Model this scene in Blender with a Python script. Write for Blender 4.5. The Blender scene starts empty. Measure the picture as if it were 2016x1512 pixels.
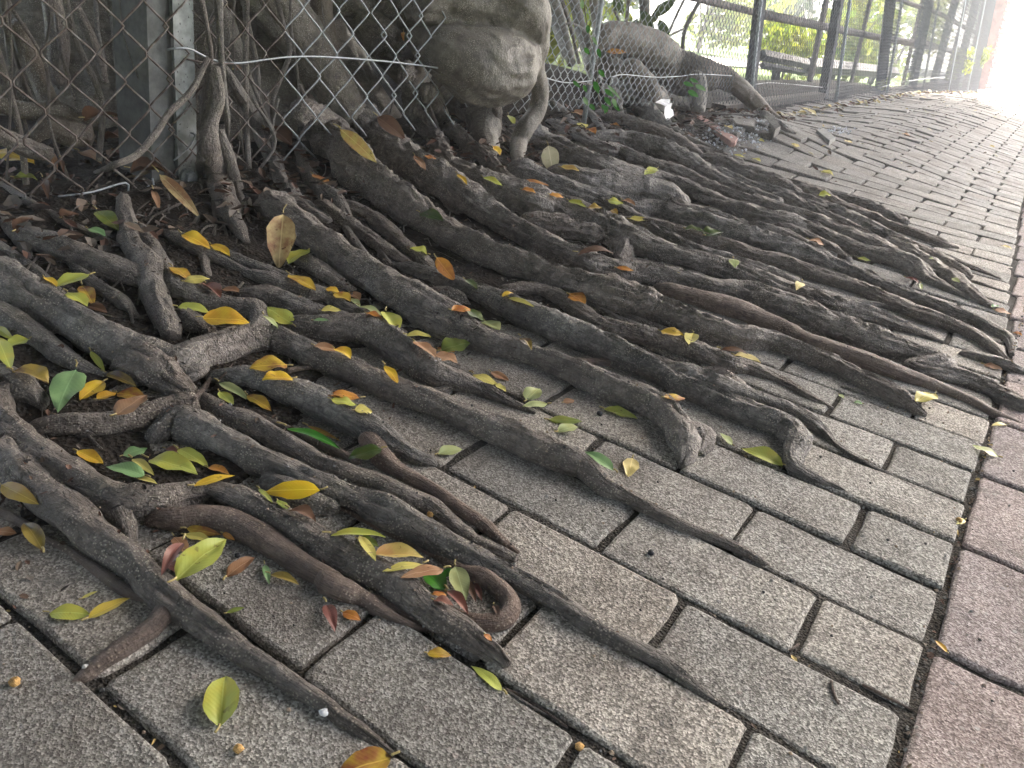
import bpy, math, random
import numpy as np
from mathutils import Vector, Matrix
from mathutils.bvhtree import BVHTree
R = math.radians
rng = np.random.RandomState(7)
random.seed(7)
SC = bpy.context.scene
COL = SC.collection
# ------------------------------------------------------------------ camera
ROT = np.array([[0.81613373, 0.56154195, 0.13636854], [0.36168887, -0.31235049, -0.87841808], [-0.45067382, 0.76622961, -0.45802324]])
CAM = np.array([-0.07147017, -0.60258039, 0.49564377])
F = 1560.0
cd = bpy.data.cameras.new('camera'); cam = bpy.data.objects.new('camera', cd); COL.objects.link(cam)
M = Matrix.Identity(4)
for i in range(3):
    M[i][0] = ROT[0][i]; M[i][1] = -ROT[1][i]; M[i][2] = -ROT[2][i]; M[i][3] = CAM[i]
cam.matrix_world = M
cd.sensor_width = 36; cd.lens = F / 2016 * 36; cd.clip_start = 0.02; cd.clip_end = 500
SC.camera = cam
# ------------------------------------------------------------------ light
HAZE = 0.010
CANX, CANY = 0.1, 10.5
SUN_DIR = Vector((-0.02, 0.85, 0.72)).normalized()
w = bpy.data.worlds.new('World'); SC.world = w; w.use_nodes = True
nt = w.node_tree; nt.nodes.clear()
sky = nt.nodes.new('ShaderNodeTexSky'); sky.sky_type = 'NISHITA'; sky.sun_disc = False
sky.sun_elevation = math.asin(SUN_DIR.z); sky.sun_rotation = math.atan2(SUN_DIR.x, SUN_DIR.y)
sky.air_density = 1.0; sky.dust_density = 6.0; sky.ozone_density = 0.6
bg = nt.nodes.new('ShaderNodeBackground'); bg.inputs[1].default_value = 0.15
ow = nt.nodes.new('ShaderNodeOutputWorld')
hs = nt.nodes.new('ShaderNodeHueSaturation'); hs.inputs['Saturation'].default_value = .85
nt.links.new(sky.outputs[0], hs.inputs['Color']); nt.links.new(hs.outputs[0], bg.inputs[0]); nt.links.new(bg.outputs[0], ow.inputs[0])
sl = bpy.data.lights.new('sun', 'SUN'); sl.energy = 2.0; sl.angle = R(0.5); sl.color = (1, .95, .87)
so = bpy.data.objects.new('sun', sl); COL.objects.link(so); so.rotation_euler = SUN_DIR.to_track_quat('Z', 'Y').to_euler()
SC.view_settings.view_transform = 'Standard'; SC.view_settings.look = 'None'
SC.view_settings.exposure = 3.2; SC.view_settings.gamma = 1; SC.view_settings.use_curve_mapping = False
SC.render.engine = 'CYCLES'
try:
    SC.cycles.use_denoising = True; SC.cycles.denoiser = 'OPENIMAGEDENOISE'
    SC.cycles.max_bounces = 6; SC.cycles.transparent_max_bounces = 8; SC.cycles.volume_bounces = 1
except Exception: pass

# ------------------------------------------------------------------ helpers
def ray(px, py):
    d = ROT.T @ np.array([(px - 1008) / F, (py - 756) / F, 1.0]); return d      # unit depth
def on_plane(px, py, v, axis=0):
    d = ray(px, py); s = (v - CAM[axis]) / d[axis]; return CAM + s * d
def ss(a, b, x):
    t = np.clip((x - a) / (b - a), 0, 1); return t * t * (3 - 2 * t)
def hsh(i, j, k, s):
    n = (i * 73856093) ^ (j * 19349663) ^ (k * 83492791) ^ (s * 2654435761)
    n = (n ^ (n >> 13)) * 1274126177
    return ((n ^ (n >> 16)) & 0xffff) / 32768.0 - 1.0
def noise(P, s=0):
    P = np.asarray(P, float); i = np.floor(P).astype(np.int64); f = P - i; f = f * f * (3 - 2 * f); r = 0
    for a in (0, 1):
        for b in (0, 1):
            for c in (0, 1):
                wgt = (f[..., 0] if a else 1 - f[..., 0]) * (f[..., 1] if b else 1 - f[..., 1]) * (f[..., 2] if c else 1 - f[..., 2])
                r = r + wgt * hsh(i[..., 0] + a, i[..., 1] + b, i[..., 2] + c, s)
    return r
def pave_h(x, y):                                   # the lifted, buckled pavement
    t = ss(1.9, 3.2, y) * (1 - ss(8, 13, y))
    b = 0.07 * ss(-0.05, -0.8, x) - 0.045 * ss(-0.85, -1.45, x)
    h = t * (b - 0.028) + 0.055 * np.exp(-((x + 1.05) / .22) ** 2 - ((y - 2.75) / .35) ** 2)
    h = h + 0.06 * np.exp(-((x + 1.3) / .25) ** 2 - ((y - 3.15) / .45) ** 2)
    h = h - 0.028 * np.maximum(y - 8, 0)
    return h
def ground_h(x, y):
    h = pave_h(x, y)
    n = 1 - ss(2.2, 3.2, y)
    h = h + n * 0.045 * ss(-0.8, -1.42, x)
    h = h + 0.13 * ss(-1.45, -1.9, x) * ss(1.5, 2.0, y) * (1 - ss(2.4, 3.8, y)) * (1 - ss(-2.1, -2.8, x))
    h = h - 0.18 * ss(-1.8, -3.2, x) * ss(2.5, 3.5, y)
    return h
TC = (-2.35, 0.95)
def trunk_axes(z):
    e = np.exp(-np.maximum(z, 0) / .32)
    return .45 + .47 * e, .5 + .32 * e
def drape(px, py, off, rp):
    d = ray(px, py); s = 0.25
    while s < 12:
        P = CAM + s * d; r = rp * s / F; o = off + .55 * r
        if P[2] < ground_h(P[0], P[1]) + o: break
        if P[0] < -1.3 and P[1] < 2.2:
            ax, ay = trunk_axes(P[2])
            if ((P[0] - TC[0]) / (ax + o)) ** 2 + ((P[1] - TC[1]) / (ay + o)) ** 2 < 1: break
        s += .004 + .002 * s
    return P, rp * s / F
CROP = dict(A=(0, 0, 2.88), B=(500, 0, 2.88), C=(1000, 0, 3.36), D=(1416, 0, 3.36), E=(0, 400, 2.88), F=(500, 400, 2.88),
            G=(1000, 300, 2.88), H=(0, 850, 2.88), I=(500, 850, 2.88), J=(1100, 700, 2.88), K=(1316, 250, 2.88), L=(1316, 987, 2.88),
            M=(0, 987, 2.88), N=(1616, 700, 5.04), O=(600, 987, 2.88), Q=(900, 1112, 2.38), X=(0, 0, 1), T=(780, 0, 3.81))
def parse(s):
    out = []; c = CROP['X']
    for tk in s.split():
        if tk in CROP: c = CROP[tk]; continue
        v = [float(q) for q in tk.split(',')]
        out.append((c[0] + v[0] / c[2], c[1] + v[1] / c[2], v[2] / c[2] if len(v) > 2 else 0, v[3] if len(v) > 3 else None, v[4] if len(v) > 4 else 0))
    return out
def mesh_np(name, V, Fq, mat=None, parent=None, uv=None, smooth=True, link=True):
    me = bpy.data.meshes.new(name)
    me.from_pydata(np.asarray(V).tolist() if not isinstance(V, list) else V, [], Fq.tolist() if not isinstance(Fq, list) else Fq)
    if uv is not None:
        l = me.uv_layers.new(name='UVMap'); l.data.foreach_set('uv', np.asarray(uv, np.float32).ravel())
    if smooth: me.polygons.foreach_set('use_smooth', [True] * len(me.polygons))
    if mat is not None:
        for m_ in (mat if isinstance(mat, (list, tuple)) else [mat]): me.materials.append(m_)
    me.update()
    if not link: return me
    o = bpy.data.objects.new(name, me); COL.objects.link(o)
    if parent is not None: o.parent = parent
    return o
def add(name, me, parent=None):
    o = bpy.data.objects.new(name, me); COL.objects.link(o)
    if parent is not None: o.parent = parent
    return o
def empty(name, loc=(0, 0, 0)):
    o = bpy.data.objects.new(name, None); COL.objects.link(o); o.location = loc; o.empty_display_size = .05; return o
def tag(o, label=None, cat=None, group=None, kind=None):
    if label: o['label'] = label
    if cat: o['category'] = cat
    if group: o['group'] = group
    if kind: o['kind'] = kind
    return o
def spline(P, Rr, step):
    """Catmull-Rom through points with radii, resampled by arc length"""
    P = np.asarray(P, float); Rr = np.asarray(Rr, float)
    Q = np.vstack([2 * P[0] - P[1], P, 2 * P[-1] - P[-2]]); q = np.concatenate([[Rr[0]], Rr, [Rr[-1]]])
    o = []; orr = []
    for i in range(1, len(Q) - 2):
        L = np.linalg.norm(Q[i + 1] - Q[i]); n = max(2, int(L / step))
        for t in np.arange(n) / n:
            a = np.array([-t ** 3 + 2 * t * t - t, 3 * t ** 3 - 5 * t * t + 2, -3 * t ** 3 + 4 * t * t + t, t ** 3 - t * t]) / 2
            o.append(a @ Q[i - 1:i + 3]); orr.append(max(1e-4, q[i] + (q[i + 1] - q[i]) * (t * t * (3 - 2 * t))))
    o.append(P[-1]); orr.append(Rr[-1]); return np.array(o), np.array(orr)
def tube(P, r, ns=12, rough=0., ridges=0, seed=0, cap=True, v0=0., squash=1.0):
    n = len(P); T = np.gradient(P, axis=0); T /= np.linalg.norm(T, axis=1)[:, None] + 1e-9
    up = np.array([0, 0, 1.]); N = np.zeros_like(P)
    a = up - T[0] * (T[0] @ up)
    if np.linalg.norm(a) < .2: a = np.array([1., 0, 0]) - T[0] * T[0][0]
    N[0] = a / np.linalg.norm(a)
    for i in range(1, n):
        b = N[i - 1] - T[i] * (T[i] @ N[i - 1]); N[i] = b / (np.linalg.norm(b) + 1e-9)
    Bn = np.cross(T, N); th = np.arange(ns) * 2 * math.pi / ns
    L = np.concatenate([[0], np.cumsum(np.linalg.norm(np.diff(P, axis=0), axis=1))]) + v0
    TH, LL = np.meshgrid(th, L); RR = np.repeat(r[:, None], ns, 1)
    if rough > 0:
        ph = rng.rand() * 9
        sc = np.maximum(RR, .006)
        # knobby swelling, then furrows that run along the root, then fine grain
        c, s_ = np.cos(TH), np.sin(TH)
        big = noise(np.stack([c * .9 + ph, s_ * .9 + ph, LL * 9], -1), seed)
        tw = TH + LL * 1.4 + .5 * noise(np.stack([LL * 6, LL * 0 + ph, LL * 0], -1), seed + 3)
        kf = ridges if ridges else 3.2
        fur = noise(np.stack([np.cos(tw) * kf + 5, np.sin(tw) * kf + ph, LL * 11], -1), seed + 1)
        fur2 = noise(np.stack([np.cos(tw) * kf * 2.3, np.sin(tw) * kf * 2.3 + ph, LL * 22], -1), seed + 5)
        fur3 = noise(np.stack([np.cos(tw) * kf * 4.6, np.sin(tw) * kf * 4.6 + ph, LL * 60], -1), seed + 6)
        crease = -np.abs(fur) * 1.5 + .5
        RR = RR * (1 + rough * (.5 * big + .85 * crease + .6 * fur2 + .4 * fur3))
        knob = np.maximum(0, noise(np.stack([c * .8 + 3, s_ * .8 + ph, LL * 16], -1), seed + 9) - .45)
        RR = RR * (1 + rough * 2.2 * knob)
    V = P[:, None, :] + (np.cos(TH) * RR * squash)[..., None] * N[:, None, :] + (np.sin(TH) * RR)[..., None] * Bn[:, None, :]
    V = V.reshape(-1, 3); i = np.arange(n - 1)[:, None] * ns; j = np.arange(ns)[None, :]; j2 = (j + 1) % ns
    Fq = np.stack([i + j, i + j2, i + ns + j2, i + ns + j], -1).reshape(-1, 4)
    ua = np.repeat(np.arange(ns)[None, :], n - 1, 0) / ns; ub = ua + 1.0 / ns
    va = np.repeat(L[:-1, None], ns, 1); vb = np.repeat(L[1:, None], ns, 1)
    uv = np.stack([np.stack([ua, va], -1), np.stack([ub, va], -1), np.stack([ub, vb], -1), np.stack([ua, vb], -1)], 2).reshape(-1, 2)
    faces = Fq.tolist(); uv = uv.tolist()
    if cap:
        k = len(V); V = np.vstack([V, P[0] - T[0] * r[0] * .35, P[-1] + T[-1] * r[-1] * .35])
        for q in range(ns):
            faces.append([k, (q + 1) % ns, q]); uv += [[.5, L[0]], [.6, L[0]], [.4, L[0]]]
            b = (n - 1) * ns; faces.append([k + 1, b + q, b + (q + 1) % ns]); uv += [[.5, L[-1]], [.4, L[-1]], [.6, L[-1]]]
    return V, faces, uv
class MB:
    def __init__(s): s.V = []; s.F = []; s.uv = []; s.n = 0; s.mi = []
    def add(s, V, Fq, uv=None, mi=0):
        V = np.asarray(V, float); s.V.append(V); s.F += [[a + s.n for a in f] for f in Fq]
        s.uv += (list(uv) if uv is not None else [[0, 0]] * sum(len(f) for f in Fq)); s.n += len(V); s.mi += [mi] * len(Fq)
    def box(s, c, sz, rot=None, mi=0):
        V = np.array([[x, y, z] for x in (-.5, .5) for y in (-.5, .5) for z in (-.5, .5)]) * np.array(sz)
        if rot is not None: V = V @ np.array(rot).T
        s.add(V + np.array(c), [[0, 1, 3, 2], [4, 6, 7, 5], [0, 4, 5, 1], [2, 3, 7, 6], [0, 2, 6, 4], [1, 5, 7, 3]], mi=mi)
    def build(s, name, mat, parent=None, smooth=True, link=True):
        r = mesh_np(name, np.vstack(s.V), s.F, mat, parent, np.array(s.uv), smooth, link)
        me = r if not link else r.data
        if isinstance(mat, (list, tuple)): me.polygons.foreach_set('material_index', s.mi)
        return r

# ------------------------------------------------------------------ materials
class NT:
    def __init__(s, name, rough=.8, spec=.3):
        s.m = bpy.data.materials.new(name); s.m.use_nodes = True; s.t = s.m.node_tree
        s.b = s.t.nodes['Principled BSDF']; s.b.inputs['Roughness'].default_value = rough
        s.b.inputs['Specular IOR Level'].default_value = spec
    def n(s, typ, **k):
        x = s.t.nodes.new(typ)
        for a, b in k.items():
            if a[0] == 'i' and a[1:].isdigit(): x.inputs[int(a[1:])].default_value = b
            else: setattr(x, a, b)
        return x
    def l(s, a, b): s.t.links.new(a, b)
    def pos(s): return s.n('ShaderNodeNewGeometry').outputs['Position']
    def obj(s): return s.n('ShaderNodeTexCoord').outputs['Object']
    def noi(s, vec, scale, det=3, rough=.6, dist=0):
        x = s.n('ShaderNodeTexNoise'); x.inputs['Scale'].default_value = scale; x.inputs['Detail'].default_value = det
        x.inputs['Roughness'].default_value = rough; x.inputs['Distortion'].default_value = dist
        s.l(vec, x.inputs['Vector']); return x.outputs['Fac']
    def vor(s, vec, scale, feat='F1', out='Distance'):
        x = s.n('ShaderNodeTexVoronoi'); x.feature = feat; x.inputs['Scale'].default_value = scale; s.l(vec, x.inputs['Vector']); return x.outputs[out]
    def ramp(s, fac, stops):
        x = s.n('ShaderNodeValToRGB'); e = x.color_ramp.elements
        while len(e) < len(stops): e.new(.5)
        for q, (p, c) in zip(e, stops):
            q.position = p; q.color = (*(c if isinstance(c, tuple) else (c, c, c)), 1)
        s.l(fac, x.inputs[0]); return x.outputs[0]
    def mix(s, fac, a, b, mode='MIX'):
        x = s.n('ShaderNodeMix', data_type='RGBA', blend_type=mode)
        for v, i in ((fac, 0), (a, 6), (b, 7)):
            if isinstance(v, (int, float)): x.inputs[i].default_value = v
            elif isinstance(v, tuple): x.inputs[i].default_value = (*v, 1)
            else: s.l(v, x.inputs[i])
        return x.outputs[2]
    def math(s, op, a, b=0.):
        x = s.n('ShaderNodeMath', operation=op)
        for v, i in ((a, 0), (b, 1)):
            if isinstance(v, (int, float)): x.inputs[i].default_value = v
            else: s.l(v, x.inputs[i])
        return x.outputs[0]
    def scale(s, vec, sc):
        x = s.n('ShaderNodeMapping'); x.inputs['Scale'].default_value = sc; s.l(vec, x.inputs['Vector']); return x.outputs[0]
    def bump(s, h, dist, strength=1., prev=None):
        x = s.n('ShaderNodeBump'); x.inputs['Strength'].default_value = strength; x.inputs['Distance'].default_value = dist
        s.l(h, x.inputs['Height'])
        if prev is not None: s.l(prev, x.inputs['Normal'])
        return x.outputs[0]
    def base(s, c):
        if isinstance(c, tuple): s.b.inputs['Base Color'].default_value = (*c, 1)
        else: s.l(c, s.b.inputs['Base Color'])
        return s
    def nor(s, n): s.l(n, s.b.inputs['Normal']); return s
    def rgh(s, v):
        if isinstance(v, (int, float)): s.b.inputs['Roughness'].default_value = v
        else: s.l(v, s.b.inputs['Roughness'])
        return s

def bark_mat(name, c0, c1, c2, speck, fib=1.0):
    t = NT(name, .62, .35); p = t.pos(); uvn = t.n('ShaderNodeUVMap'); uv = t.scale(uvn.outputs[0], (1, 12, 1))
    rnd = t.n('ShaderNodeObjectInfo').outputs['Random']
    big = t.noi(p, 14, 4, .6); mid = t.noi(p, 70, 4, .65)
    fibre = t.noi(t.scale(uvn.outputs[0], (14, 22, 1)), 3.0, 4, .7, .6)
    ring = t.noi(t.scale(uvn.outputs[0], (2.5, 260, 1)), 1.0, 3, .6, .3)
    col = t.ramp(t.math('ADD', t.math('MULTIPLY', big, .5), t.math('MULTIPLY', mid, .5)), [(.33, c0), (.5, c1), (.68, c2)])
    col = t.mix(t.math('MULTIPLY', rnd, .45), col, (c1[0] * 1.25, c1[1] * 1.0, c1[2] * .85), 'MIX')
    col = t.mix(.75, col, t.ramp(fibre, [(.30, .45), (.5, 1.0), (.72, 1.4)]), 'MULTIPLY')
    # pale lenticel flecks
    if fib == 1.0:
        wv = t.n('ShaderNodeVectorMath', operation='ADD'); t.l(t.scale(uvn.outputs[0], (9, 46, 1)), wv.inputs[0])
        nz = t.n('ShaderNodeTexNoise'); nz.inputs['Scale'].default_value = 90; t.l(p, nz.inputs['Vector']); sc_ = t.n('ShaderNodeVectorMath', operation='SCALE'); sc_.inputs[3].default_value = 1.6; t.l(nz.outputs['Color'], sc_.inputs[0]); t.l(sc_.outputs[0], wv.inputs[1])
        ck = t.vor(wv.outputs[0], 1.0, 'DISTANCE_TO_EDGE'); crk = t.ramp(ck, [(.0, 0.), (.16, 1.)])
        col = t.mix(t.math('MULTIPLY', t.math('SUBTRACT', 1., crk), .38), col, (.03, .026, .023)); fibre = t.math('ADD', t.math('MULTIPLY', fibre, .75), t.math('MULTIPLY', crk, .26))
    vd = t.vor(p, 330); sp = t.math('MULTIPLY', t.ramp(vd, [(.20, 1.), (.38, 0.)]), t.ramp(t.noi(p, 25, 3), [(.40, 0.), (.60, 1.)]))
    sp = t.math('MULTIPLY', sp, .75)
    col = t.mix(sp, col, speck)
    moss = t.ramp(t.noi(p, 9, 3), [(.60, 0.), (.75, .35)])
    col = t.mix(moss, col, (.075, .08, .04))
    t.base(col)
    h = t.math('ADD', t.math('MULTIPLY', fibre, .9 * fib), t.math('ADD', t.math('MULTIPLY', mid, .7), t.math('MULTIPLY', ring, .35)))
    b1 = t.bump(h, .0060, 1.0)
    b2 = t.bump(t.math('SUBTRACT', t.noi(p, 420, 2, .6), t.math('MULTIPLY', vd, .5)), .0010, .8, b1)
    t.nor(b2); t.rgh(t.ramp(mid, [(.3, .42), (.7, .72)]))
    return t.m
BARK = bark_mat('bark', (.055, .050, .045), (.165, .150, .134), (.33, .31, .285), (.50, .45, .36))
BARKB = bark_mat('bark_brown', (.05, .036, .030), (.145, .108, .088), (.25, .20, .165), (.42, .34, .26), .6)
BARKT = bark_mat('bark_trunk', (.05, .043, .034), (.125, .110, .090), (.22, .20, .168), (.48, .44, .36), .3)

def paver_mat(name, lo, mid_, hi):
    t = NT(name, .88, .25); p = t.pos()
    g = t.vor(p, 560, 'F1', 'Color'); gs = t.n('ShaderNodeSeparateColor'); t.l(g, gs.inputs[0])
    gd = t.vor(p, 560)
    fine = t.noi(p, 330, 4, .75); mid2 = t.noi(p, 70, 3, .6); big = t.noi(p, 7, 4, .6)
    f = t.math('ADD', t.math('MULTIPLY', gs.outputs[0], .5), t.math('MULTIPLY', fine, .5))
    col = t.ramp(f, [(.22, lo), (.48, mid_), (.74, hi)])
    col = t.mix(.85, col, t.ramp(mid2, [(.3, .86), (.7, 1.12)]), 'MULTIPLY')
    col = t.mix(.9, col, t.ramp(big, [(.30, (.60, .57, .55)), (.52, (1., 1., 1.)), (.75, (1.15, 1.14, 1.10))]), 'MULTIPLY')
    rnd = t.n('ShaderNodeObjectInfo').outputs['Random']
    col = t.mix(1., col, t.ramp(rnd, [(0., (.78, .79, .79)), (.5, (.98, .98, .98)), (1., (1.16, 1.11, 1.06))]), 'MULTIPLY')
    # larger aggregate stones worn out of the face
    vd = t.vor(p, 120); vc = t.vor(p, 120, 'F1', 'Color'); vs = t.n('ShaderNodeSeparateColor'); t.l(vc, vs.inputs[0])
    st = t.math('MULTIPLY', t.ramp(vd, [(.20, 1.), (.34, 0.)]), t.math('GREATER_THAN', vs.outputs[1], .80))
    col = t.mix(t.math('MULTIPLY', st, .6), col, t.ramp(vs.outputs[0], [(0., (.18, .19, .20)), (.5, (.36, .30, .27)), (1., (.42, .42, .40))]))
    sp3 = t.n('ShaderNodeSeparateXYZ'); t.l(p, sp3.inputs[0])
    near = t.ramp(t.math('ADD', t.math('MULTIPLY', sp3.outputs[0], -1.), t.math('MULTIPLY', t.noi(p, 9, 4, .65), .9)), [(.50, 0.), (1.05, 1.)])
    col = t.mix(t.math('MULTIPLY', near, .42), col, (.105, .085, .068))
    blotch = t.ramp(t.noi(p, 17, 5, .72), [(.52, 0.), (.68, .62)]); col = t.mix(blotch, col, (.10, .092, .082))
    t.base(col)
    h1 = t.math('ADD', t.math('MULTIPLY', fine, .8), t.math('MULTIPLY', mid2, .45))
    h1 = t.math('ADD', h1, t.math('MULTIPLY', st, .35))
    b = t.bump(h1, .0017, 1.); b = t.bump(gd, .0008, .8, b); t.nor(b)
    return t.m
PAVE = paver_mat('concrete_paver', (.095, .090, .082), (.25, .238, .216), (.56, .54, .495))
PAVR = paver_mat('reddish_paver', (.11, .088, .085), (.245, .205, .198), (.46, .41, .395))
def soil_mat(name, c0, c1, c2, sc=1.):
    t = NT(name, .95, .15); p = t.pos(); a = t.noi(p, 60 * sc, 5, .7); b_ = t.noi(p, 260 * sc, 3, .7); v = t.vor(p, 180 * sc)
    t.base(t.ramp(t.math('ADD', t.math('MULTIPLY', a, .5), t.math('MULTIPLY', b_, .5)), [(.32, c0), (.52, c1), (.72, c2)]))
    t.nor(t.bump(t.math('ADD', a, t.math('MULTIPLY', v, .6)), .006, 1.)); return t.m
SOIL = soil_mat('dark_soil', (.010, .008, .007), (.030, .024, .019), (.075, .060, .045))
GRIT = soil_mat('joint_grit', (.018, .016, .014), (.055, .050, .043), (.15, .135, .115), 2.)

def leaf_mat(name, c, c2, spot=(.10, .05, .02), sp=.35, rough=.42, transl=True):
    t = NT(name, rough, .45); uvn = t.n('ShaderNodeUVMap'); sx = t.n('ShaderNodeSeparateXYZ'); t.l(uvn.outputs[0], sx.inputs[0])
    p = t.obj(); u = sx.outputs[0]; v = sx.outputs[1]            # u: -1..1 across (stored 0..1), v along
    au = t.math('ABSOLUTE', t.math('SUBTRACT', u, .5))
    rnd = t.n('ShaderNodeObjectInfo').outputs['Random']; off = t.n('ShaderNodeVectorMath', operation='ADD'); t.l(p, off.inputs[0]); t.l(rnd, off.inputs[1])
    q = off.outputs[0]
    blot = t.noi(q, 38, 3, .6); col = t.mix(t.ramp(blot, [(.42, 0.), (.62, 1.)]), c, c2)
    veins = t.math('SINE', t.math('MULTIPLY', t.math('ADD', v, t.math('MULTIPLY', au, -.55)), 75.))
    vm = t.math('MULTIPLY', t.ramp(veins, [(.80, 0.), (1., 1.)]), .10)
    pale = tuple(min(1, x * 1.35 + .05) for x in c)
    col = t.mix(vm, col, pale)
    col = t.mix(t.math('MULTIPLY', t.ramp(au, [(.010, 1.), (.028, 0.)]), .75), col, pale)
    sn = t.noi(q, 120, 2, .5); sm = t.math('MULTIPLY', t.ramp(sn, [(.66, 0.), (.72, 1.)]), t.ramp(t.noi(q, 30, 2), [(.45, 0.), (.6, 1.)]))
    col = t.mix(t.math('MULTIPLY', sm, min(1, sp * 2.2)), col, spot)
    edge = t.math('MULTIPLY', t.ramp(t.math('ADD', au, t.math('MULTIPLY', t.noi(q, 60, 2), .16)), [(.50, 0.), (.60, 1.)]), sp)
    col = t.mix(edge, col, spot)
    t.base(col); t.nor(t.bump(t.math('ADD', t.math('MULTIPLY', veins, .08), t.math('MULTIPLY', blot, 2.)), .0006, .5))
    if transl:
        tr = t.n('ShaderNodeBsdfTranslucent'); t.l(col, tr.inputs[0]); mx = t.n('ShaderNodeMixShader'); mx.inputs[0].default_value = .22
        o = t.t.nodes['Material Output']; t.l(t.b.outputs[0], mx.inputs[1]); t.l(tr.outputs[0], mx.inputs[2]); t.l(mx.outputs[0], o.inputs[0])
    return t.m
LM = dict(
    yellow=leaf_mat('leaf_yellow', (.62, .42, .035), (.55, .30, .03)),
    lemon=leaf_mat('leaf_lemon', (.58, .50, .13), (.50, .45, .12), sp=.25),
    lime=leaf_mat('leaf_lime', (.38, .42, .085), (.44, .42, .07), sp=.3),
    pale=leaf_mat('leaf_pale', (.42, .48, .22), (.46, .48, .20), sp=.12),
    mint=leaf_mat('leaf_mint', (.20, .34, .14), (.24, .38, .16), (.05, .05, .03), sp=.12),
    green=leaf_mat('leaf_green', (.035, .16, .018), (.06, .22, .02), (.02, .05, .01), sp=.2, rough=.28),
    dark=leaf_mat('leaf_dark_green', (.040, .075, .014), (.07, .09, .02), sp=.3, rough=.3),
    orange=leaf_mat('leaf_orange', (.52, .24, .04), (.36, .12, .03), sp=.5),
    mixed=leaf_mat('leaf_mixed', (.50, .34, .04), (.28, .09, .035), sp=.55),
    tan=leaf_mat('leaf_tan', (.38, .22, .12), (.30, .15, .07), sp=.5, rough=.6),
    brown=leaf_mat('leaf_brown', (.13, .065, .035), (.08, .04, .022), sp=.5, rough=.6),
    plum=leaf_mat('leaf_plum', (.20, .075, .06), (.26, .12, .08), sp=.35),
    white=leaf_mat('leaf_white', (.55, .50, .33), (.46, .42, .26), sp=.3, rough=.6),
)
def plain(name, c, rough=.6, spec=.4, metal=0., nb=0., ns=60, var=.3):
    t = NT(name, rough, spec); p = t.pos(); n_ = t.noi(p, ns, 4, .65)
    lo = tuple(x * (1 - var) for x in c); hi = tuple(min(1, x * (1 + var)) for x in c)
    t.base(t.ramp(n_, [(.3, lo), (.7, hi)])); t.b.inputs['Metallic'].default_value = metal
    if nb: t.nor(t.bump(n_, nb, 1.))
    return t.m
GALV = plain('galvanised_steel', (.27, .285, .29), .5, .5, .5, 0, 200, .3)
def rust_mat():
    t = NT('rusty_wire', .6, .4); p = t.pos(); n_ = t.noi(p, 55, 4, .6)
    col = t.ramp(n_, [(.35, (.055, .035, .028)), (.55, (.13, .105, .09)), (.75, (.24, .235, .23))]); t.base(col); t.b.inputs['Metallic'].default_value = .35
    return t.m
RUST = rust_mat()
POSTM = None
def post_mat():
    t = NT('weathered_zinc', .5, .4); p = t.pos()
    sp = t.vor(t.scale(p, (1, 1, .5)), 190); n_ = t.noi(p, 50, 4, .6); n2 = t.noi(p, 160, 3)
    col = t.ramp(n_, [(.3, (.13, .135, .13)), (.7, (.27, .28, .272))])
    f = t.math('MULTIPLY', t.ramp(sp, [(.16, 1.), (.24, 0.)]), t.ramp(n2, [(.5, 0.), (.56, 1.)]))
    col = t.mix(f, col, (.025, .02, .018)); t.base(col); t.b.inputs['Metallic'].default_value = .25
    t.nor(t.bump(f, -.001, .8)); return t.m
POSTM = post_mat()
CONC = plain('old_concrete', (.20, .195, .18), .9, .2, 0, .002, 90, .35)
WOODD = plain('dark_timber', (.065, .064, .068), .8, .3, 0, .004, 40, .4)
WOODP = plain('grey_timber', (.16, .135, .125), .8, .3, 0, .004, 40, .4)
GRASSG = plain('lawn_green', (.10, .16, .03), .9, .2, 0, 0, 5, .4)
PALE = plain('pale_path', (.26, .24, .215), .9, .2, 0, 0, 3, .15)
PAPER = plain('crumpled_paper', (.75, .72, .70), .8, .2, 0, .001, 60, .1)
def foliage_mat(name, c, c2):
    t = NT(name, .55, .3); p = t.pos(); n_ = t.noi(p, 3.5, 3); n2 = t.n('ShaderNodeNewGeometry').outputs['Random Per Island']
    col = t.mix(t.ramp(n_, [(.35, 0.), (.65, 1.)]), c, c2); col = t.mix(1., col, t.ramp(n2, [(0., .6), (1., 1.4)]), 'MULTIPLY'); t.base(col)
    tr = t.n('ShaderNodeBsdfTranslucent'); t.l(col, tr.inputs[0]); mx = t.n('ShaderNodeMixShader'); mx.inputs[0].default_value = .35
    o = t.t.nodes['Material Output']; t.l(t.b.outputs[0], mx.inputs[1]); t.l(tr.outputs[0], mx.inputs[2]); t.l(mx.outputs[0], o.inputs[0]); return t.m
FOLB = foliage_mat('bright_foliage', (.20, .30, .04), (.36, .36, .05))
FOLD = foliage_mat('deep_foliage', (.035, .075, .018), (.06, .11, .025))
FOLC = foliage_mat('crown_foliage', (.045, .062, .034), (.06, .08, .045))
FOLY = foliage_mat('vine_foliage', (.05, .14, .03), (.08, .2, .04))

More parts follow.
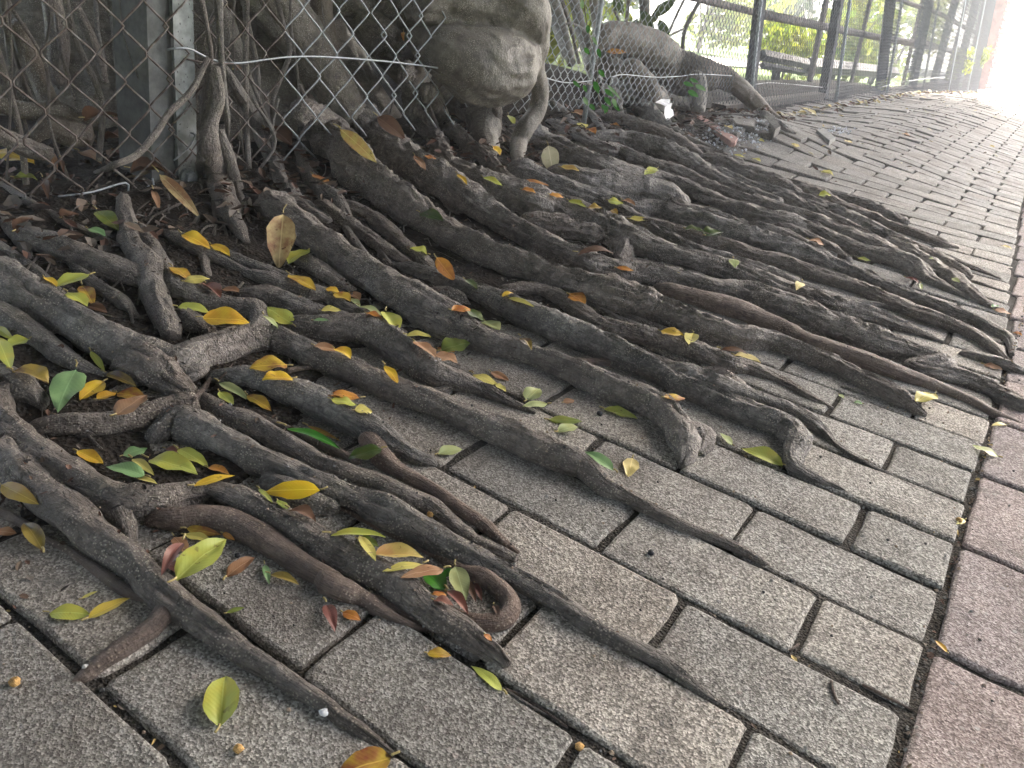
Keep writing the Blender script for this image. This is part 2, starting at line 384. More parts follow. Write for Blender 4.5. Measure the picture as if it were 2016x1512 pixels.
# ------------------------------------------------------------------ pavement
def grid_mesh(name, xs, ys, hf, mat, kind='structure', jitter=0.):
    X, Y = np.meshgrid(xs, ys); Z = hf(X, Y)
    if jitter: Z = Z + jitter * (noise(np.stack([X * 22, Y * 22, X * 0], -1), 5) + .6 * noise(np.stack([X * 60, Y * 60, X * 0], -1), 6))
    V = np.stack([X, Y, Z], -1).reshape(-1, 3); nx = len(xs); i = np.arange(len(ys) - 1)[:, None] * nx; j = np.arange(nx - 1)[None, :]
    Fq = np.stack([i + j, i + j + 1, i + nx + j + 1, i + nx + j], -1).reshape(-1, 4)
    o = mesh_np(name, V, Fq, mat); 
    if kind: o['kind'] = kind
    return o
pavement = grid_mesh('pavement', np.concatenate([np.linspace(-1.5, .3, 140), [.5, 2.2]]), np.concatenate([np.arange(-1.0, 2.5, .012), np.arange(2.5, 6, .05), np.arange(6, 21, .3)]), lambda x, y: pave_h(x, y) - .0046 - .007 * ss(2.0, 2.6, y) + .0022 * (1 - ss(1.8, 2.4, y)) * (noise(np.stack([x * 22, y * 22, x * 0], -1), 5) + .6 * noise(np.stack([x * 60, y * 60, x * 0], -1), 6)), GRIT)
tag(pavement, 'buckled footpath of grey block pavers with a reddish border strip')

def paver_mesh(lx, ly, seed, mat, hi=True):
    rg = np.random.RandomState(seed); hx, hy = lx / 2, ly / 2; rc = .006 if hi else .004
    ring = []
    npe = 5 if hi else 2
    for sx, sy, a0 in ((1, 1, 0), (-1, 1, 90), (-1, -1, 180), (1, -1, 270)):
        for a in np.linspace(0, 90, 4 if hi else 2):
            an = R(a0 + a); ring.append([sx * (hx - rc) + rc * math.cos(an), sy * (hy - rc) + rc * math.sin(an)])
        if hi:
            k = len(ring); nx_, ny_ = ((-1, 1), (-1, -1), (1, -1), (1, 1))[[(1, 1), (-1, 1), (-1, -1), (1, -1)].index((sx, sy))]
            A = np.array(ring[-1]); Bp = np.array([nx_ * (hx - rc if sx != nx_ else hx), ny_ * (hy - rc if sy != ny_ else hy)])
            m_ = (4 if sx != nx_ else 2)
            for q in range(1, m_ + 1): ring.append((A + (Bp - A) * q / (m_ + 1)).tolist())
    ring = np.array(ring); n = len(ring); nrm = ring / np.maximum(np.abs(ring).max(0), 1e-9); nrm /= np.linalg.norm(nrm, axis=1)[:, None]
    j = rg.uniform(-.0013, .0013, n)[:, None] * (1 if hi else 0)
    c = ring * 0 + np.sign(ring) * np.array([1, 1])
    def ins(d): return np.sign(ring) * np.maximum(np.abs(ring) - d, .002)
    top = ins(.0042 + 0 * j[:, 0:1]) + j * nrm; mid = ins(.0013) + j * nrm; out = ring + j * nrm
    zt = rg.uniform(-.0009, .0006, n)
    V = np.vstack([np.c_[out, np.full(n, -.055)], np.c_[out, np.full(n, -.0042)], np.c_[mid, -.0014 + zt * .6], np.c_[top, zt * .5], [[0, 0, .0004]]])
    Fq = []
    for L in range(3):
        for q in range(n): Fq.append([L * n + q, L * n + (q + 1) % n, (L + 1) * n + (q + 1) % n, (L + 1) * n + q])
    for q in range(n): Fq.append([3 * n + q, 3 * n + (q + 1) % n, 4 * n])
    return mesh_np('paver', V, Fq, mat, link=False, smooth=False)
G_ = .0031
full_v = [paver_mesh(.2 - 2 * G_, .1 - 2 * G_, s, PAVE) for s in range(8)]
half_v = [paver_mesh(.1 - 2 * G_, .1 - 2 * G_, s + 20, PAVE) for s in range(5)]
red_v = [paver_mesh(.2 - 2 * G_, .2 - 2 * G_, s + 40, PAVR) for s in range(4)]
far_full = paver_mesh(.2 - 2 * G_, .1 - 2 * G_, 90, PAVE, False); far_half = paver_mesh(.1 - 2 * G_, .1 - 2 * G_, 91, PAVE, False); far_red = paver_mesh(.2 - 2 * G_, .2 - 2 * G_, 92, PAVR, False)
def me_arr(me): return np.array([v.co[:] for v in me.vertices]), [list(p.vertices) for p in me.polygons]
FAR = {k: me_arr(m_) for k, m_ in (('f', far_full), ('h', far_half), ('r', far_red))}
farm = MB(); farr = MB(); n_pav = 0
def frame_at(x, y, tilt):
    e = .03; hx = (pave_h(x + e, y) - pave_h(x - e, y)) / (2 * e); hy = (pave_h(x, y + e) - pave_h(x, y - e)) / (2 * e)
    rx = random.gauss(0, tilt); ry = random.gauss(0, tilt)
    n_ = Vector((-hx + rx, -hy + ry, 1)).normalized(); ex = Vector((1, random.gauss(0, .006), 0)); ex = (ex - n_ * ex.dot(n_)).normalized(); ey = n_.cross(ex)
    return Matrix(((ex.x, ey.x, n_.x), (ex.y, ey.y, n_.y), (ex.z, ey.z, n_.z)))
def put(kind, x, y, parent):
    global n_pav
    x -= .15 * (1 - math.exp(-max(y - 1.0, 0) / 2.2))
    dx, dy, dz = random.gauss(0, .0012), random.gauss(0, .001), random.gauss(0, .0012)
    tilt = .008
    if y > 2.0 and x < -.6: tilt = .022; dz += random.gauss(0, .0035)
    if y > 4.5: tilt = .008
    Rm = frame_at(x, y, tilt); z = float(pave_h(x, y)) + dz
    near = n_pav < 292 and -.62 < y < 3.25
    if near:
        me = random.choice(full_v if kind == 'f' else half_v if kind == 'h' else red_v)
        o = add('paver', me, parent); Mx = Rm.to_4x4()
        if random.random() < .5: Mx = Mx @ Matrix.Rotation(math.pi, 4, 'Z')
        Mx.translation = (x + dx, y + dy, z); o.matrix_local = Mx; n_pav += 1
    else:
        V, Fq = FAR[kind]; V = V @ np.array(Rm).T + np.array([x + dx, y + dy, z]); (farr if kind == 'r' else farm).add(V, Fq)
order = []
for k in range(-12, 200):
    y = (k + .5) * .1
    left = -1.42 if k > 19 else (-1.05 if k > 12 else (-.82 if k > 2 else -.80))
    x = 0.
    if k % 2 == 0: order.append(('h', -.05, y)); x = -.1
    while x - .2 > left - .1: order.append(('f', x - .1, y)); x -= .2
    if k % 2 == 0:
        order.append(('r', .1015, y - .05))
        order.append(('r', .3015, y - .05))
        if y < 6:
            for q in range(3): order.append(('f', .51 + q * .2, y)); order.append(('f', .51 + q * .2, y + .1))
order.sort(key=lambda t: (t[1] > .45, math.hypot(t[1] - CAM[0], t[2] - CAM[1])))
for kd, x, y in order:
    if kd == 'r' and y > 20: continue
    put(kd, x, y, pavement)
o = farm.build('far_pavers', PAVE, pavement, smooth=False); o['kind'] = 'stuff'; o['label'] = 'distant grey pavers of the footpath'
o = farr.build('far_border_pavers', PAVR, pavement, smooth=False); o['kind'] = 'stuff'; o['label'] = 'reddish border pavers beyond the nearest ones'

def soil_edge(x, y):
    e = np.interp(y, [-1, -.35, -.15, .0, .15, .35, .6, 1.0, 1.6, 2.05, 2.3, 3.2, 5], [-.80, -.70, -.60, -.66, -.74, -.70, -.52, -.50, -.60, -.90, -1.20, -1.36, -1.5])
    return e + .05 * noise(np.stack([x * 9, y * 9, x * 0], -1), 21)
soil = grid_mesh('soil', np.concatenate([np.linspace(-4.0, -1.8, 30), np.linspace(-1.77, -.50, 170)]), np.concatenate([np.arange(-1.6, 3.0, .012), np.arange(3.0, 8, .06)]),
                 lambda x, y: ground_h(x, y) + .004 - .022 * ss(-.05, .05, x - soil_edge(x, y)), SOIL, jitter=.005)
tag(soil, 'dark earth and leaf mould around the roots beside the fence')
# ------------------------------------------------------------------ banyan
ROOTS = """
E 0,430,125 200,560,118 400,680,115 600,790,118 800,870,120 1000,930,110 1120,900,95
E 1020,900,100 1250,820,100 1400,780,92 1550,775,88 1700,830,85 1850,900,80 F 576,960,80 800,1060,75 1000,1130,76 1200,1210,76 1400,1290,80 1600,1390,88 1780,1460,92 J 150,640,78 250,740,60 350,790,50 450,840,40 600,920,44 750,990,38 900,1040,34 1050,1110,30 1150,1165,20 1185,1182,8
E 0,640,75 150,720,72 300,830,65 450,930,55 600,990,30
~E -40,960,75 120,1050,100 220,1120,60 250,1185,18
~E -60,1060,90 H -20,-60,95 100,60,98 250,170,95 450,300,98 600,390,105 750,420,115 900,410,105 1050,370,85 1200,350,75 1400,420,88 1600,520,90 1800,640,90 I 576,760,88 800,880,88 1000,1030,82 1200,1150,75 1350,1250,65 1440,1330,40
*H 900,500,60 1030,500,72 1150,490,76 1300,515,80 1450,580,80 1600,680,75 1750,780,70 1900,870,68 I 400,865,70 520,920,72 620,960,55 740,1030,40 850,1080,26 1000,1135,10
*I 580,930,28 700,960,32 850,1040,25 1000,1110,14 1010,1160,6
~H 640,410,90 710,530,62 755,640,28
~H -60,120,110 80,230,115 300,420,110 450,520,105 600,640,100 750,740,95 850,860,88 950,950,88 1100,1060,78 1250,1160,74 M 1400,880,62 1550,960,56 1700,1060,50 1850,1160,42 O 200,1230,40 300,1290,36 400,1360,30 500,1430,14
*H 960,1000,68 870,1110,60 750,1190,60 600,1290,54 500,1370,46 410,1430,22
*H -20,455,34 120,520,30 250,600,30 400,690,34 550,790,36 700,900,40 850,960,30
E 225,1280,55 400,1270,75 600,1265,75 800,1235,76 950,1190,82 1100,1180,90
~E 900,1310,60 1020,1250,95 1200,1330,98 1400,1430,95 I 0,165,90 200,250,85 400,330,80 600,400,80 800,490,85 1000,600,84 1200,700,78 1400,800,68 1600,910,60 1800,1030,60 Q 714,340,46 850,410,42 950,460,38 1050,530,33 1150,600,24 1230,650,14 1265,668,6
~I 100,290,60 280,380,82 440,430,60 480,440,30
~E 760,900,105 880,960,112 980,1040,82 1090,1110,55 1120,1150,40
E 1140,1090,30 1250,1190,58 1400,1250,70 1550,1330,68 1700,1410,62 I 350,180,66 500,230,66 700,290,66 850,365,64 1000,430,60 1150,545,52 1250,620,50 1400,685,48 1490,725,34
E 1240,990,50 1400,1005,75 1600,1060,84 1800,1130,88 F 500,1210,88 650,1290,85 780,1380,72 850,1410,50 950,1460,44 I 1000,170,34 1030,195,14
*I 660,50,62 740,150,62 850,240,46 1000,320,40 1150,430,44 1300,530,42 1400,620,32 1500,690,14
*E 1390,1175,18 1600,1270,26 1800,1355,30 I 480,115,30 600,180,24
F 150,700,35 280,700,66 400,720,82 550,725,88 700,765,92 850,850,88 1000,960,82 1150,1010,62 1300,1060,46 1450,1130,28 1595,1192,8
F 1160,1000,40 1110,1040,30 1050,1065,22 960,1060,8
E 700,-20,40 720,150,56 745,250,62 850,370,88 870,480,76 900,600,70 950,700,68 965,775,55
E 800,150,34 870,280,46 930,400,62 990,460,50
E 120,160,40 200,220,70 300,250,80 450,315,85 600,370,86 740,425,80 850,455,66
E 940,430,58 1030,505,76 1150,555,66 1300,590,60 1440,620,74 1475,690,62 1420,770,62
~E 1390,520,46 1550,540,62 1700,600,62 1850,640,46 F 480,645,36 620,672,28 760,700,28 850,740,26
E 930,170,26 1050,230,54 1150,280,46 1300,350,32 1400,405,30 1500,460,24
~E 1190,270,30 1400,350,44 1600,430,50 1750,500,50 1900,545,44 F 500,590,40 650,640,30
E 1160,290,34 1165,370,26 1190,440,18
~F 0,410,44 150,470,50 300,520,45 450,570,35 640,630,22
E -30,60,36 100,200,35 190,345,20
E -40,220,34 120,330,40 250,430,32 400,560,24 490,605,14
E 410,360,26 550,470,44 680,570,46 770,650,26
E 1040,640,56 1130,710,62 1250,770,36
A 1500,1120,30 1620,1170,70 F 100,20,80 250,130,98 400,240,98 550,350,100 700,450,104 850,530,106 1000,600,100 1150,680,88 1300,780,80 1450,830,70 1600,880,66 1800,950,72 J 300,190,84 450,240,86 570,310,88 660,390,84 700,470,88 715,560,60 695,625,24
~J 740,440,60 820,450,55 835,510,42 800,560,28
~F 780,560,40 900,630,60 1050,710,68 1170,770,56 1260,810,36
F 780,360,26 900,392,50 1050,440,56 1200,500,60 1350,560,72 1500,625,82 1700,705,90 1900,785,92 G 600,1135,88 750,1205,80 900,1265,76 J 720,180,74 860,235,75 1000,300,76 1150,355,78 1280,410,80 1350,490,80 1330,560,62 1330,620,46 1420,680,34 1550,740,20 1685,802,6
~J 620,120,70 800,160,80 950,220,74 1150,275,64 1300,320,60 1420,385,50 1500,445,38 1580,520,24 1700,590,17 1850,670,13 2010,748,9
~J 400,20,60 560,90,76 740,140,84 900,170,80 1030,220,66
B 300,640,70,-1.5 430,770,110 560,930,122 700,1060,116 850,1165,108 1000,1270,98 1100,1340,98 F 1250,270,95 1400,335,92 1550,380,84 G 120,670,84 260,735,84 400,775,92 580,820,118 740,860,112 850,900,92 1000,965,82 1150,1020,90 1300,1065,76 1480,1075,66 1650,1130,60 1800,1200,56 N 90,90,92 200,140,92 400,240,98 600,330,106 800,440,96 950,540,64 1045,592,26
B 470,520,60,-1.62 560,620,80 700,760,92 850,905,105 1000,1010,112 1150,1110,102 1300,1200,88 1450,1295,78 F 1600,225,78 1750,300,82 1900,345,80 G 460,650,76 600,675,72 800,700,66 1000,745,64 1180,790,70 1330,810,78 1500,855,84 1700,930,90 1900,1005,86 K 1106,1190,86 1250,1240,80 1400,1290,72 1550,1350,68 N 920,120,84 1200,165,84 1500,250,82 1700,345,82 1900,455,86 2040,530,90
G -10,780,36 150,780,46 300,830,54 500,960,54 650,1010,60 800,1050,60 950,1090,62 1100,1140,66 1250,1200,64 1370,1225,48 1550,1300,34 1700,1380,27 1845,1452,12
*G 850,770,30 930,790,50 1060,830,56 1200,870,64 1320,905,66 1450,960,60 1600,1020,60 N -160,-150,98 100,-60,100 330,20,96 600,120,92 900,225,80 1100,285,66 1300,370,60 1500,460,58 1700,560,44 1850,620,28 2020,690,12
B 1120,930,50 1250,1050,88 1400,1105,100 1550,1160,110 G 260,330,92 450,395,88 600,450,90 700,505,84 850,560,76 1000,610,74 1150,650,70 1300,695,70 1500,765,66 1700,830,60 1850,880,56 K 1106,1068,50 1250,1112,38 1400,1162,22 1560,1222,8
G 130,400,60 300,425,72 450,465,62 570,505,48 650,560,52 625,610,24
G 640,570,50 660,530,60 720,520,70
G 60,120,60 200,170,58 350,225,62 500,265,58 620,300,56 720,330,52 830,335,60 960,372,66 1100,420,72 1250,465,72 1400,505,70 1550,550,66 1700,595,60 1850,645,54 K 1106,846,46 1200,900,45 1400,975,42 1600,1050,40 1750,1110,38 1880,1170,32 1945,1215,24 1945,1290,12
G 600,390,26 800,420,48 950,460,50 1100,500,50 1250,545,50 1400,600,46 1550,630,50 1700,685,46 1850,730,45 K 1106,926,42 1200,975,45 1300,1012,45 1450,1070,44 1600,1122,40 1750,1190,38 1850,1260,32 1912,1315,14
G 150,200,30 330,205,44 480,260,44 620,330,46 760,400,44 900,480,42 1050,550,44 1250,610,40 1400,660,40 1560,720,36 1700,770,30 1850,830,24 K 1250,1020,16
G 280,130,62 450,172,76 600,200,82 750,222,84 890,250,82 960,285,62 1010,320,30
G 880,250,48 1000,330,44 1200,385,50 1350,435,50 1550,485,52 1700,545,44 1860,600,26
C 180,860,50 220,930,66 350,980,74 500,1065,80 650,1130,80 800,1172,70 1000,1195,60 1150,1245,62 1300,1315,56 1450,1375,54 G 1250,315,50 1400,372,62 1550,405,68 1700,445,56 1830,500,50 1950,545,46 K 1106,714,50 1250,750,58 1400,805,56 1500,880,36 1650,952,20 1800,1002,8
C 290,820,34 450,900,45 600,980,46 750,1010,46 900,1090,62 1050,1140,62 1250,1210,56 1400,1272,50 1600,1340,46 1800,1400,46 K 480,425,44 600,470,44 720,505,44 840,540,46 950,592,50 1100,660,60 1250,732,62 1400,800,50 1500,850,40
C 590,920,46 750,932,62 900,965,78 1050,1022,82 1200,1090,70 1350,1150,54 1500,1200,40 1700,1262,34 1900,1312,30 K 620,400,30 760,440,30 900,480,30
C 620,760,36 800,820,52 950,872,56 1100,925,50 1200,985,44 1300,1055,34 1385,1135,20
~C 700,520,40 760,565,62 850,645,82 920,740,62 1000,812,50 1100,882,44 1200,925,30 1370,985,14
K 230,190,46 340,225,56 450,275,60 600,335,62 700,385,46 780,420,22
K 620,310,26 750,350,46 850,400,50 1000,470,42 1150,515,38 1250,560,30 1350,590,28 1500,640,28 1560,662,24 1645,685,6
~K 780,340,18 950,400,32 1100,440,36 1250,500,34 1350,550,24
~K 400,290,22 600,370,36 800,425,36 950,482,40 1100,560,45 1250,622,36 1400,690,30 1550,732,24 1700,790,18 1885,862,6
K 1250,650,26 1400,740,44 1520,820,52 1620,880,50 1710,945,44 1800,1002,24 1905,1052,6
~K 1150,580,20 1350,680,32 1500,740,36 1650,822,36 1712,862,22
K 1730,878,12 1840,915,9 1945,942,5
K 1690,1285,22 1850,1330,34 1950,1362,30 2030,1396,22
~K 100,130,30 250,160,40 420,240,44 560,330,40 700,420,40 850,500,40 1000,560,36 1160,640,30 1280,700,22
~K 0,330,40 200,400,40 380,470,42 560,540,42 740,620,40 900,690,36 1020,760,30
K -20,130,44 150,230,46 300,320,46 450,380,44 620,440,40
*I 490,430,12 620,500,14 750,575,17 900,650,20 1050,715,24 1180,790,40 1300,825,54 1400,895,56 1462,985,54 1420,1065,56 1290,1088,52 1150,1050,44 1010,980,30
*G 250,1188,24 400,1190,28 550,1192,26 700,1235,20 850,1292,10
F 390,20,48 500,90,52 600,160,42 700,230,46 800,300,42 920,372,24
F 520,20,48 650,75,50 750,150,52 850,230,46 950,320,44 1012,390,26
F 515,140,22 580,230,28 635,300,22
F 690,240,20 740,320,24 825,410,12
F 230,-10,34 330,60,34 430,115,26
F 290,340,48 420,420,56 560,510,36
F 980,500,20 1080,525,50 1160,545,46 1225,590,18
F 900,400,18 1000,470,14 1100,545,13 1170,600,8
B 870,410,44,-1.45 900,620,46 1000,760,50 1080,900,50 1150,1020,50 1215,1140,36
B 1000,520,50,-1.47 1060,680,48 1180,800,46 1300,900,46 1420,1010,40 1515,1075,26
A 1640,1060,28 1720,1150,32 1870,1250,28
A 1690,830,24 1730,960,40 1800,1060,46 1900,1150,56 1970,1260,46
^A 1560,-20,86 1700,170,102 1800,350,98 1900,520,84 1990,670,70
^A 1380,-30,46 1560,150,56 1700,320,50 1790,480,40
^A 1180,-20,46 1260,130,52 1340,330,46 1400,520,40 1430,640,30
A 1275,390,28,-1.46 1360,530,36,-1.45 1450,690,40 1500,800,42 1550,920,46 1600,1030,44 1640,1110,50
^B 60,-30,80 220,160,92 350,360,96 460,520,88 560,660,80
^B 380,-20,44 400,180,50 440,360,54 500,520,50
^B 540,10,76 700,180,98 840,330,92 930,440,80 1060,520,74 1150,620,60
^B 1130,480,80 1240,600,84 1300,720,66 1310,860,36
^A -40,590,36,-1.62 150,630,42,-1.6 330,640,58,-1.58 430,690,50,-1.56 560,700,30,-1.55
^A 280,720,60,-1.56 400,750,70,-1.55 520,770,50,-1.53
^A 100,150,36,-1.75 190,380,46,-1.72 260,560,46,-1.66 320,620,36,-1.62
A 0,770,50,-1.5 150,830,50,-1.48 300,880,40,-1.46
C 300,690,24 400,780,26 500,880,24 560,920,16
C 470,680,22 560,770,26 620,850,22 640,900,12
C 660,500,26 700,600,28 740,740,22 770,790,12
C 570,500,20 640,580,22 700,690,18
^C 640,240,60,-1.85 800,260,80,-1.82 950,320,90,-1.78 1100,440,90,-1.72 1260,490,80,-1.6 1420,520,56,-1.5 1530,575,46,-1.42 1640,680,40,-1.33 1740,765,28,-1.24 1860,855,24,-1.14 1990,950,8,-1.03
C 1490,650,18 1600,710,26 1700,760,22 1790,830,24 1900,890,14
^C 640,330,70,-2.0 800,370,80,-1.95 950,450,80,-1.88 1120,540,60,-1.78 1300,600,40,-1.66
^C 640,430,60,-1.9 760,500,60,-1.8 860,600,50,-1.65
^C 820,470,60,-1.6 900,560,66,-1.55 980,640,46,-1.5 1060,700,24
C 1010,590,20,-1.5 1070,690,26 1140,730,22 1240,730,10
^C 1240,540,50,-1.55 1260,640,46,-1.5 1250,740,34
@B 900,215,50,-1.60 1010,255,92,-1.50 1130,310,150,-1.42 1280,370,190,-1.38 1420,370,180,-1.36 1540,320,110,-1.35
@B 900,-60,150,-1.50 1150,-30,165,-1.46 1400,10,175,-1.40 1540,90,130,-1.35 1590,230,82,-1.34 1580,370,60,-1.34 1600,440,44,-1.34 1622,540,42,-1.34 1600,640,44,-1.34 1540,730,46,-1.34 1500,820,44,-1.34 1500,920,34 1535,1000,14
@B 1330,460,110,-1.40 1390,520,80,-1.42 1420,560,40,-1.42
@B 700,-60,120,-1.72 900,60,150,-1.70 1080,200,160,-1.64 1230,380,150,-1.56 1330,560,90,-1.50
@B 1180,-60,200,-1.62 1400,60,190,-1.55 1500,200,150,-1.50
^B 1240,520,90,-1.5 1300,660,70,-1.47 1310,800,60 1340,900,30
"""
AERIAL = """
^C 285,-30,54,-1.95 330,120,54,-1.9 380,300,46,-1.78 420,420,30,-1.7
^C 430,-30,36,-2.1 470,150,40,-2.05 520,330,40,-1.95 540,450,30,-1.85
^C 560,-30,30,-2.1 590,160,34,-2.05 600,330,30,-1.95
C 350,-20,12,-1.6 420,200,12,-1.58 470,420,12,-1.55
A 1140,-20,16,-1.43 1180,180,14,-1.42 1195,350,14,-1.42 1150,560,12,-1.42 1140,750,12,-1.41 1165,900,12
A 1235,-20,30,-1.43 1245,150,20,-1.42 1255,350,20,-1.42 1272,520,18,-1.42 1290,700,14,-1.41 1290,820,10
A 1215,380,32,-1.41 1235,550,44,-1.40 1195,700,46,-1.39 1190,850,58,-1.37 1230,1000,60 1270,1150,58 1345,1290,46 1395,1385,26
A 1245,740,24,-1.38 1300,900,34,-1.37 1340,1050,28 1380,1180,20 1412,1245,12
A 1210,840,40,-1.38 1260,1000,44 1330,1180,36 1370,1250,20
A 1170,980,12 1200,1100,16 1222,1250,14 1215,1375,8
A 1390,1000,14 1412,1150,14 1410,1285,8
A 1195,1100,12 1260,1260,12 1300,1380,8 1330,1420,5
A 1410,1220,14 1480,1260,14 1520,1300,10
A 1150,880,34,-1.37 1125,1000,20 1078,1105,12
A 1180,330,16,-1.39 1080,520,18,-1.38 960,640,18,-1.37 870,770,22,-1.36 770,880,20,-1.35 640,940,18,-1.34 540,980,12
A -20,1040,22 200,1170,27 400,1275,27 660,1395,20
A 60,260,10,-1.6 90,400,14,-1.58 105,545,8,-1.56
A 310,60,8,-1.7 330,220,9,-1.62 390,440,12,-1.58 430,570,8,-1.55
A 300,-20,54,-1.95 330,250,54,-1.9 340,480,36,-1.88
A 420,20,26,-1.8 500,180,30,-1.78 560,330,28,-1.75 600,470,18,-1.72
A 40,100,20,-1.85 60,300,22,-1.82 110,480,24,-1.78
A 540,0,12,-1.9 560,200,12,-1.85 600,380,10,-1.8
A 640,100,16,-1.95 660,300,16,-1.9 680,520,14,-1.85
B 790,560,6,-1.44 740,780,5
B 650,640,10 720,860,22 760,980,18 790,1060,12
B 980,560,8,-1.45 1060,760,8 1120,840,6
B 1280,620,26 1310,760,24 1320,890,12
B 1380,600,30,-1.4 1370,760,28 1355,860,16
A 1430,560,8,-1.44 1560,800,9,-1.42 1440,1000,8
A 1580,560,7,-1.5 1540,760,8,-1.46 1560,900,6
A 1390,380,12,-1.5 1500,640,12,-1.47 1560,760,10,-1.46
A 1700,480,10,-1.5 1760,640,10,-1.5 1690,800,8,-1.5
T 420,600,10,-1.43 560,650,14,-1.41 700,740,16,-1.38 810,795,8,-1.37
C 340,200,8,-1.45 400,155,8,-1.44 480,180,8,-1.44 560,250,6,-1.44
C 370,780,8 420,880,10 500,990,10 600,1060,8
C 180,800,5 178,980,5
I 840,1110,12 900,1180,16 1000,1260,16 1100,1360,14 1165,1420,10
I 980,1020,4 1010,1110,5 1010,1190,4
O 1120,1060,6 1230,1130,8 1380,1220,9 1490,1285,4
H 560,735,10 620,780,10 600,850,9 660,900,8 700,910,4
H 860,1040,5 800,1130,8 710,1165,5
I 560,1020,5 640,1050,6 690,1095,4
E 280,990,6 390,1060,6
N 200,310,22 330,340,30 430,390,16
"""

tree = tag(empty('banyan_tree', (TC[0], TC[1], 0)), 'old banyan tree whose grey roots spill through the fence over the pavers', 'tree')
def child(name, V, Fq, mat, uv=None, parent=None):
    p = parent or tree; V = np.asarray(V) - np.array(p.location); return mesh_np(name, V, Fq, mat, p, uv)
# trunk: flared rings with buttress ridges
zs = np.concatenate([np.linspace(-.1, .7, 60), np.linspace(.74, 3.2, 60)]); th = np.linspace(0, 2 * math.pi, 220, endpoint=False)
TH, ZZ = np.meshgrid(th, zs); ax, ay = trunk_axes(ZZ)
rd = 1 + .07 * noise(np.stack([np.cos(TH) * 6, np.sin(TH) * 6, ZZ * 1.5], -1), 11) + .04 * noise(np.stack([np.cos(TH) * 14, np.sin(TH) * 14, ZZ * 3], -1), 12) + .012 * noise(np.stack([np.cos(TH) * 50, np.sin(TH) * 50, ZZ * 12], -1), 13)
rd *= .86
V = np.stack([TC[0] + ax * rd * np.cos(TH), TC[1] + ay * rd * np.sin(TH), ZZ], -1).reshape(-1, 3)
ns = len(th); i = np.arange(len(zs) - 1)[:, None] * ns; j = np.arange(ns)[None, :]; j2 = (j + 1) % ns
Fq = np.stack([i + j, i + j2, i + ns + j2, i + ns + j], -1).reshape(-1, 4)
ua = np.repeat(j / ns, len(zs) - 1, 0); va = np.repeat(zs[:-1, None], ns, 1); vb = np.repeat(zs[1:, None], ns, 1)
uv = np.stack([np.stack([ua, va], -1), np.stack([ua + 1 / ns, va], -1), np.stack([ua + 1 / ns, vb], -1), np.stack([ua, vb], -1)], 2).reshape(-1, 2)
child('trunk', V, Fq, BARKT, uv)
nroot = 0; BUL = []
for kind, mats in (('ROOTS', 0), ('AERIAL', 1)):
    for ln in globals()[kind].strip().splitlines():
        ln = ln.split('#')[0].strip()
        if not ln: continue
        mat = BARK; rough = .19; rid = 0
        grp = 0
        while ln[0] in '*~^@':
            if ln[0] == '@': grp = 1; mat = BARKT; rough = .10
            if ln[0] == '*': mat = BARKB; rough = .09
            if ln[0] == '~': rough = .28
            if ln[0] == '^': mat = BARKT; rough = .07
            ln = ln[1:].strip()
        if kind == 'ROOTS' and ln[0] in 'GKJCFB' and rough == .19: rough = .25; rid = 4.2
        pts = parse(ln); P = []; Rr = []
        for (x, y, r, X, lift) in pts:
            if X is not None and X < -0.5:
                q = on_plane(x, y, X); dep = (q - CAM) @ ROT[2]; P.append(q); Rr.append(r * dep / F)
            else:
                q, rr = drape(x, y, (X or 0) + lift, r); P.append(q); Rr.append(rr)
        P = np.array(P); Rr = np.array(Rr)
        if kind == 'ROOTS': Rr = Rr * (1 + .16 * ss(.35, .9, P[:, 1]))
        if kind == 'ROOTS' and mat is BARKT and not grp: Rr = Rr * 1.12
        if kind == 'ROOTS' and not grp:
            T0 = P[0] - P[1]; T0 /= np.linalg.norm(T0) + 1e-9
            P = np.vstack([P[0] + T0 * Rr[0] * 1.3 - [0, 0, Rr[0] * 1.3], P]); Rr = np.concatenate([[Rr[0] * .45], Rr])
        mr = Rr.mean(); step = max(.0028, min(.007, mr * .28)); ns_ = int(np.clip(mr * 2 * math.pi / .003, 8, 40))
        if kind == 'AERIAL': ns_ = max(6, min(16, ns_)); step = max(.005, mr * .6)
        Ps, rs = spline(P, Rr, step)
        # slight natural wander
        if mr < .05:
            L = np.arange(len(Ps)) * step; wv = np.stack([noise(np.stack([L * 14, L * 0 + nroot, L * 0], -1), 31), noise(np.stack([L * 14, L * 0 + nroot, L * 0], -1), 32), .5 * noise(np.stack([L * 14, L * 0 + nroot, L * 0], -1), 33)], -1)
            Ps = Ps + wv * (rs * .13)[:, None]
        V, Fq, uv = tube(Ps, rs, ns_, rough, rid, seed=nroot * 7 + 1, squash=.84 if (kind == 'ROOTS' and not grp and Ps[:, 1].mean() > .45 and mat is not BARKT) else 1.)
        nroot += 1
        if grp: BUL.append((V, Fq)); continue
        child('root' if kind == 'ROOTS' else 'aerial_root', V, Fq, mat, uv)
bm_ = MB()
for V, Fq in BUL: bm_.add(V, Fq)
bo = child('swollen_root', np.vstack(bm_.V), bm_.F, BARKT)
md = bo.modifiers.new('merge', 'REMESH'); md.mode = 'VOXEL'; md.voxel_size = .0045; md.use_smooth_shade = True
md = bo.modifiers.new('soften', 'SMOOTH'); md.factor = .6; md.iterations = 6
